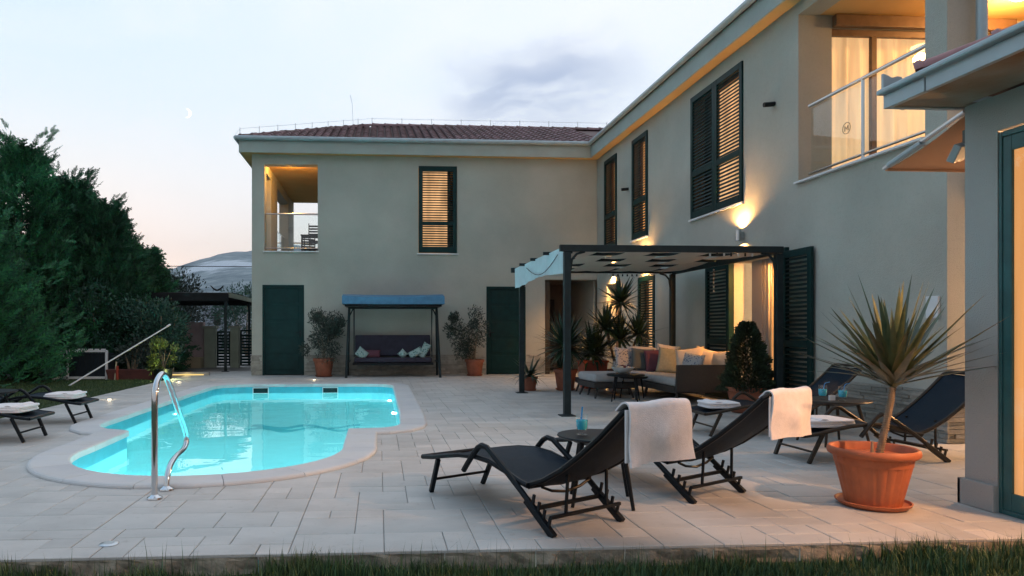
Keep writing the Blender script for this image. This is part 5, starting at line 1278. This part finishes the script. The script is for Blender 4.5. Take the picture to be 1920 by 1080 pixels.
for i, (x, s_) in enumerate(((-.33, -1), (-.12, 1))):
    t_ = thing('bird', ('small dark bird leaning left on the shade canopy', 'small dark bird standing upright on the shade canopy')[i], 'bird', (-4.28+x, 19.40, 2.245), group='birds on the shade canopy')
    a = .06*s_
    MB().tube([(-a*1.7, 0, .03), (-a*.8, 0, .055), (0, 0, .085), (a*.5, 0, .12), (a*.9, 0, .15), (a*1.2, 0, .155), (a*1.6, 0, .15)], .03, 8, r2=.006).build('body', blackm, t_, smooth=True)
    MB().tube([(-.012, 0, 0), (-.004, 0, .06)], .004, 5).build('leg', blackm, t_); MB().tube([(.012, 0, 0), (.006, 0, .06)], .004, 5).build('leg', blackm, t_)
# gate, pillars, walls at the end of the drive
def pillar(x, w_, h, label, m=pill):
    t_ = thing('gate_pillar', label, 'gate pillar', (x, 22.1, -.02), group='rendered gate pillars'); MB().bx(-w_/2, w_/2, -.15, .15, 0, h-.08).build('shaft', m, t_); MB().bx(-w_/2-.05, w_/2+.05, -.20, .20, h-.08, h).build('cap', whitem if 0 else stucco, t_, bevel=.01)
pillar(-5.33, .34, 1.32, 'left gate pillar beside the pink wall'); pillar(-4.56, .26, 1.32, 'right gate pillar behind the canopy post')
def gate(x0, x1, h, label):
    t_ = thing('slatted_gate', label, 'gate', ((x0+x1)/2, 22.12, -.02), group='dark slatted gates'); w_ = x1-x0
    MB().bx(-w_/2, -w_/2+.05, -.02, .02, .05, h).bx(w_/2-.05, w_/2, -.02, .02, .05, h).bx(-w_/2+.05, w_/2-.05, -.02, .02, h-.05, h).bx(-w_/2+.05, w_/2-.05, -.02, .02, .05, .10).build('frame', greend, t_)
    sm_ = MB().bx(-w_/2+.05, w_/2-.05, -.012, .012, -.035, .035).mesh('slat', greend)
    for k in range(int((h-.2)/.095)): link('slat', sm_, t_, (0, 0, .16+k*.095), (R(12), 0, 0))
gate(-5.14, -4.71, 1.15, 'narrow dark slatted gate between the two pillars'); gate(-4.41, -3.4, 1.2, 'wide dark slatted gate next to the house corner')
o = MB().bx(-6.15, -5.55, 22.0, 22.3, -.02, 1.42).build('boundary_wall', pinkw); tag(o, 'pink rendered boundary wall left of the gate pillars', 'wall')
o = MB().bx(-6.2, -5.52, 21.6, 21.98, -.02, .32).build('low_wall', ochre, bevel=.01); tag(o, 'low ochre wall at the foot of the pink wall', 'wall')
nh = thing('neighbour_house', 'pale grey neighbouring house beyond the gate', 'house', (-10.5, 44, -.1))
MB().bx(-.6, 1.1, 0, 6, 0, 3.1).build('wall', mat('neighbour_render', (.30, .33, .40), .9, var=.06), nh); MB().bx(-.7, 1.2, -.1, 6.1, 3.1, 3.2).build('roof', hipm, nh)
MB().bx(.1, .5, -.03, .0, 1.6, 2.4).build('window', darkglass, nh)
o = MB().tube([(-60+2.5*k, 40, 5.35-.5*math.sin(math.pi*k/40)) for k in range(41)], .022, 5).build('overhead_cable', blackm); tag(o, 'thin overhead cable crossing in front of the hills', 'cable')

# crescent moon
mo = MB(); n_ = 24; rM = 24.0
outp = [(math.cos(R(-90+200*i/n_-10)), math.sin(R(-90+200*i/n_-10))) for i in range(n_+1)]; inp = [(math.cos(R(-90+200*i/n_-10))*.62-.12, math.sin(R(-90+200*i/n_-10))*.92+.02) for i in range(n_+1)]
dm = Vector((-.2807, 1.020, .3188)); ctr = dm*3600; rtv = Vector((.998, .064, 0)).normalized(); upv = Vector((0, 0, 1)); fw = dm.normalized()*4
for i in range(n_):
    q = [outp[i], outp[i+1], inp[i+1], inp[i]]; pv = [ctr+rtv*a*rM+upv*b_*rM for a, b_ in q]; mo.add(pv+[p+fw for p in pv], [(0, 1, 2, 3), (7, 6, 5, 4), (0, 4, 5, 1), (2, 6, 7, 3)])
o = mo.build('moon', emat('moon_glow', (1, 1, 1), 2.2)); tag(o, 'tiny white crescent moon in the pale sky', 'moon')

# ------------------------------------------------------------------ trees
def spray_template(seed=1, ntw=5):
    rs = random.Random(seed); V = []; F = []
    def tri(a, b_, c): o_ = len(V); V.extend([a, b_, c]); F.append((o_, o_+1, o_+2))
    for i in range(ntw):
        t_ = (i+.7)/ntw
        x = t_*.88
        for s_ in (-1, 1):
            L_ = .36*(1-t_*.7)*rs.uniform(.8, 1.2); ex, ey, ez = x+L_*.8, s_*L_*.7, rs.uniform(-.05, .10)
            tri((x-.085, 0, 0), (x+.085, 0, 0), (ex, ey, ez))
            for k in (.35, .68):
                bx_, by_, bz_ = x+(ex-x)*k, ey*k, ez*k
                tri((bx_-.04, by_, bz_), (bx_+.06, by_, bz_), (bx_+.13*(1-t_*.4), by_+s_*.0+rs.uniform(-.02, .02), bz_+.04))
                tri((bx_-.04, by_, bz_), (bx_+.06, by_, bz_), (bx_+.04, by_+s_*.12*(1-t_*.4), bz_+.01))
    tri((0, -.02, 0), (0, .02, 0), (1.1, 0, .04))
    return V, F
SPR = spray_template()
def conifer(label, x, y, h, rad, n_, seed, tipup=.55, lean=0, light=.3, zb=.0, pw=.8):
    t_ = thing('cypress_tree', label, 'tree', (x, y, -.08), group='cypress trees on the left of the garden')
    MB().tube([(0, 0, 0), (0, 0, h*.4), (lean*h*.5, 0, h*.75)], .11, 8, r2=.02).build('trunk', bark, t_, smooth=True)
    r_ = np.random.default_rng(seed)
    # leaders: several upward shoots give the feathery outline
    nl = 60; lz = r_.random(nl)**.8; la = r_.random(nl)*6.283; lr = rad*(1-lz)**pw*(.55+.5*r_.random(nl))
    base = np.stack([np.cos(la)*lr+lean*lz*h, np.sin(la)*lr, zb+lz*h*.92], 1)
    P = []; D = []; Sx = []
    per = int(n_*.62)//nl
    for k in range(nl):
        out = np.array([math.cos(la[k]), math.sin(la[k]), 0.])
        d_ = out*(.55+.3*r_.random())+np.array([0, 0, tipup+.5*lz[k]]); d_ /= np.linalg.norm(d_)
        Lk_ = (.45+.45*r_.random())*min(1.2, rad*.55)
        s_ = r_.random(per)
        jit = r_.normal(size=(per, 3))*(.22*rad*.55*(1-s_*.85))[:, None]
        p = base[k]+d_*(s_*Lk_*1.5-.3)[:, None]+jit
        dd_ = d_*(.6+s_[:, None]*.9)+r_.normal(size=(per, 3))*(.75*(1-s_*.5))[:, None]+out*.25
        P.append(p); D.append(dd_); Sx.append(.42*(1-s_*.5)*(.7+.6*r_.random(per)))
    for k in range(26):
        z0_ = .35+.65*r_.random(); a0 = r_.random()*6.283; rr0 = rad*(1-z0_)**pw*.9; c0_ = np.array([math.cos(a0)*rr0+lean*z0_*h, math.sin(a0)*rr0, zb+z0_*h*.93])
        d0 = np.array([math.cos(a0)*.35, math.sin(a0)*.35, 1.]); d0 /= np.linalg.norm(d0); Ls = .35+.45*r_.random(); ks = 15; s_ = np.linspace(0, 1, ks)
        P.append(c0_+d0*(s_*Ls)[:, None]+r_.normal(size=(ks, 3))*.03); aa = s_*40+a0; D.append(np.stack([np.cos(aa)*.7, np.sin(aa)*.7, np.full(ks, .8)], 1)+d0*s_[:, None]*1.2); Sx.append(.34*(1-s_*.6))
    ni = int(n_*.72); z_ = r_.random(ni); a_ = r_.random(ni)*6.283; rr2 = rad*(1-z_)**pw*(.25+.75*r_.random(ni)**.5)*.98
    P.append(np.stack([np.cos(a_)*rr2+lean*z_*h, np.sin(a_)*rr2, zb+z_*h*.95], 1)); D.append(np.stack([np.cos(a_), np.sin(a_), .3+r_.random(ni)], 1)); Sx.append(.46*(.7+.6*r_.random(ni)))
    P = np.concatenate(P); D = np.concatenate(D); Sx = np.concatenate(Sx); P[:, 2] = np.maximum(P[:, 2], .05)
    V, F = scatter(SPR[0], SPR[1], P, D, Sx, r_.random(len(P))*6.28)
    link('crown', np_mesh('crown', V, F, cleafb if light > .5 else cleaf), t_)
conifer('tallest cypress at the left edge of the photo', -10.8, 17.6, 6.6, 2.8, 3400, 101, light=.3)
conifer('wide cypress nearest the pool at the far left', -9.5, 15.4, 4.9, 2.5, 3400, 102, light=.8)
conifer('cypress with a pointed top second from the left', -9.3, 18.4, 6.1, 2.6, 3200, 103, light=.8)
conifer('cypress in the middle of the left tree group', -8.5, 19.2, 5.4, 2.4, 3200, 104, lean=.02, light=.3)
conifer('feathery cypress with thin top shoots right of the middle', -7.7, 19.2, 4.7, 1.8, 3200, 105, lean=.05, light=.3)
conifer('lower cypress leaning towards the house', -7.2, 20.2, 3.5, 1.5, 2800, 106, lean=.13, light=.3, tipup=.3)
def broad(label, x, y, h, rad, n_, seed, m, leaf=.09, name='shrub', cat='shrub', grp='shrubs behind the pool', blobs=16, z0=.3):
    t_ = thing(name, label, cat, (x, y, -.06), group=grp)
    for k in range(5):
        a = k*1.3+seed; MB().tube([(0, 0, 0), (math.cos(a)*rad*.25, math.sin(a)*rad*.25, h*.4), (math.cos(a)*rad*.5, math.sin(a)*rad*.5, h*.75)], .04, 6, r2=.012).build('trunk', bark, t_)
    leaf_cloud('crown', m, t_, (0, 0, z0+(h-z0)/2), (rad, rad*.85, (h-z0)/2), n_, leaf, seed, blobs=bl(seed, blobs, .5)+[((0, 0, 0), .85)], shell=.4)
broad('dark rounded shrub behind the lit potted plant', -5.75, 18.3, 2.1, .95, 9000, 201, bleaf); broad('dark shrub behind the garden enclosure', -7.3, 18.4, 2.2, 1.2, 9000, 202, bleaf); broad('low dark shrub left of the enclosure', -8.9, 16.6, 1.6, 1.0, 7000, 203, bleaf)
broad('small pale leaved shrub above the planter trough', -6.1, 17.35, 1.0, .5, 2200, 204, oleaf, .07)
broad('loose tree beyond the shade canopy', -7.2, 24.5, 3.0, 1.5, 6000, 205, oleaf, .12, 'garden_tree', 'tree', 'trees beyond the gate'); broad('dark tree beyond the wide gate by the house corner', -5.9, 31, 3.2, 1.6, 6000, 206, bleaf, .13, 'garden_tree', 'tree', 'trees beyond the gate')
broad('dark tree mass between the canopy and the boundary wall', -8.7, 26, 3.6, 2.2, 7000, 207, bleaf, .14, 'garden_tree', 'tree', 'trees beyond the gate')

# ------------------------------------------------------------------ grass
def grass(name, n_, x0, x1, y0, y1, z, hmin, hmax, w_, seed, label, patch=None):
    r_ = np.random.default_rng(seed); x = x0+(x1-x0)*r_.random(n_); y = y0+(y1-y0)*r_.random(n_)
    if patch is not None:
        ph = r_.random(14)*6.283; f1 = 1.5+r_.random(14)*9; nz = sum(np.sin(x*f1[q]+y*(f1[(q+3) % 14]-5)*1.5+ph[q]) for q in range(14))/3.7
        k_ = nz+r_.normal(size=n_)*.25 > patch; x, y = x[k_], y[k_]; n_ = len(x)
    cl_ = .6+.4*np.sin(x*5+3*np.sin(y*4))*np.cos(y*6+2*np.sin(x*3)); h = (hmin+(hmax-hmin)*r_.random(n_)**2.2)*(.55+.6*cl_); a = r_.random(n_)*6.283; be = (r_.random(n_)-.3)*.9
    dx, dy = np.cos(a), np.sin(a); w2 = w_*(.6+.8*r_.random(n_)); px, py = -dy*w2/2, dx*w2/2
    V = np.zeros((n_, 5, 3)); 
    V[:, 0] = np.stack([x-px, y-py, np.full(n_, z)], 1); V[:, 1] = np.stack([x+px, y+py, np.full(n_, z)], 1)
    mx, my = x+dx*h*be*.35, y+dy*h*be*.35; V[:, 2] = np.stack([mx-px*.7, my-py*.7, z+h*.6], 1); V[:, 3] = np.stack([mx+px*.7, my+py*.7, z+h*.6], 1)
    V[:, 4] = np.stack([x+dx*h*be, y+dy*h*be, z+h*(1-.25*be*be)], 1)
    F = np.array([(0, 1, 3), (0, 3, 2), (2, 3, 4)])[None]+(np.arange(n_)*5)[:, None, None]
    o = link(name, np_mesh(name, V.reshape(-1, 3), F.reshape(-1, 3), grassm)); tag(o, label, 'grass', kind='stuff')
grass('grass', 100000, -3.4, 5.0, 2.3, 3.53, -.105, .02, .085, .0045, 1, 'rough grass along the front edge of the terrace')
grass('long_grass', 60000, -3.4, 5.0, 2.6, 3.50, -.105, .05, .11, .0055, 12, 'longer tufts in the rough grass before the terrace', .35)
grass('clump_grass', 26000, -3.4, 5.0, 3.30, 3.555, -.105, .05, .15, .006, 9, 'ragged grass clumps leaning over the rough slab edge', .55)
grass('tall_grass', 900, -3.4, 5.0, 3.25, 3.54, -.105, .12, .24, .003, 2, 'thin tall grass stalks rising at the terrace edge')
grass('lawn_grass', 90000, -11, -4.98, 8, 17.2, -.05, .02, .07, .007, 3, 'short dark lawn beside the pool terrace')

# ------------------------------------------------------------------ air
hz = MB().bx(-3900, 3900, -3900, 3900, -30, 480).build('haze', None); tag(hz, kind='stuff')
hmat = bpy.data.materials.new('air'); hmat.use_nodes = True; t = hmat.node_tree; t.nodes.clear()
pv = t.nodes.new('ShaderNodeVolumePrincipled'); pv.inputs['Density'].default_value = .00013; pv.inputs['Color'].default_value = (.72, .84, .95, 1)
ho = t.nodes.new('ShaderNodeOutputMaterial'); t.links.new(pv.outputs[0], ho.inputs['Volume']); hz.data.materials.append(hmat)
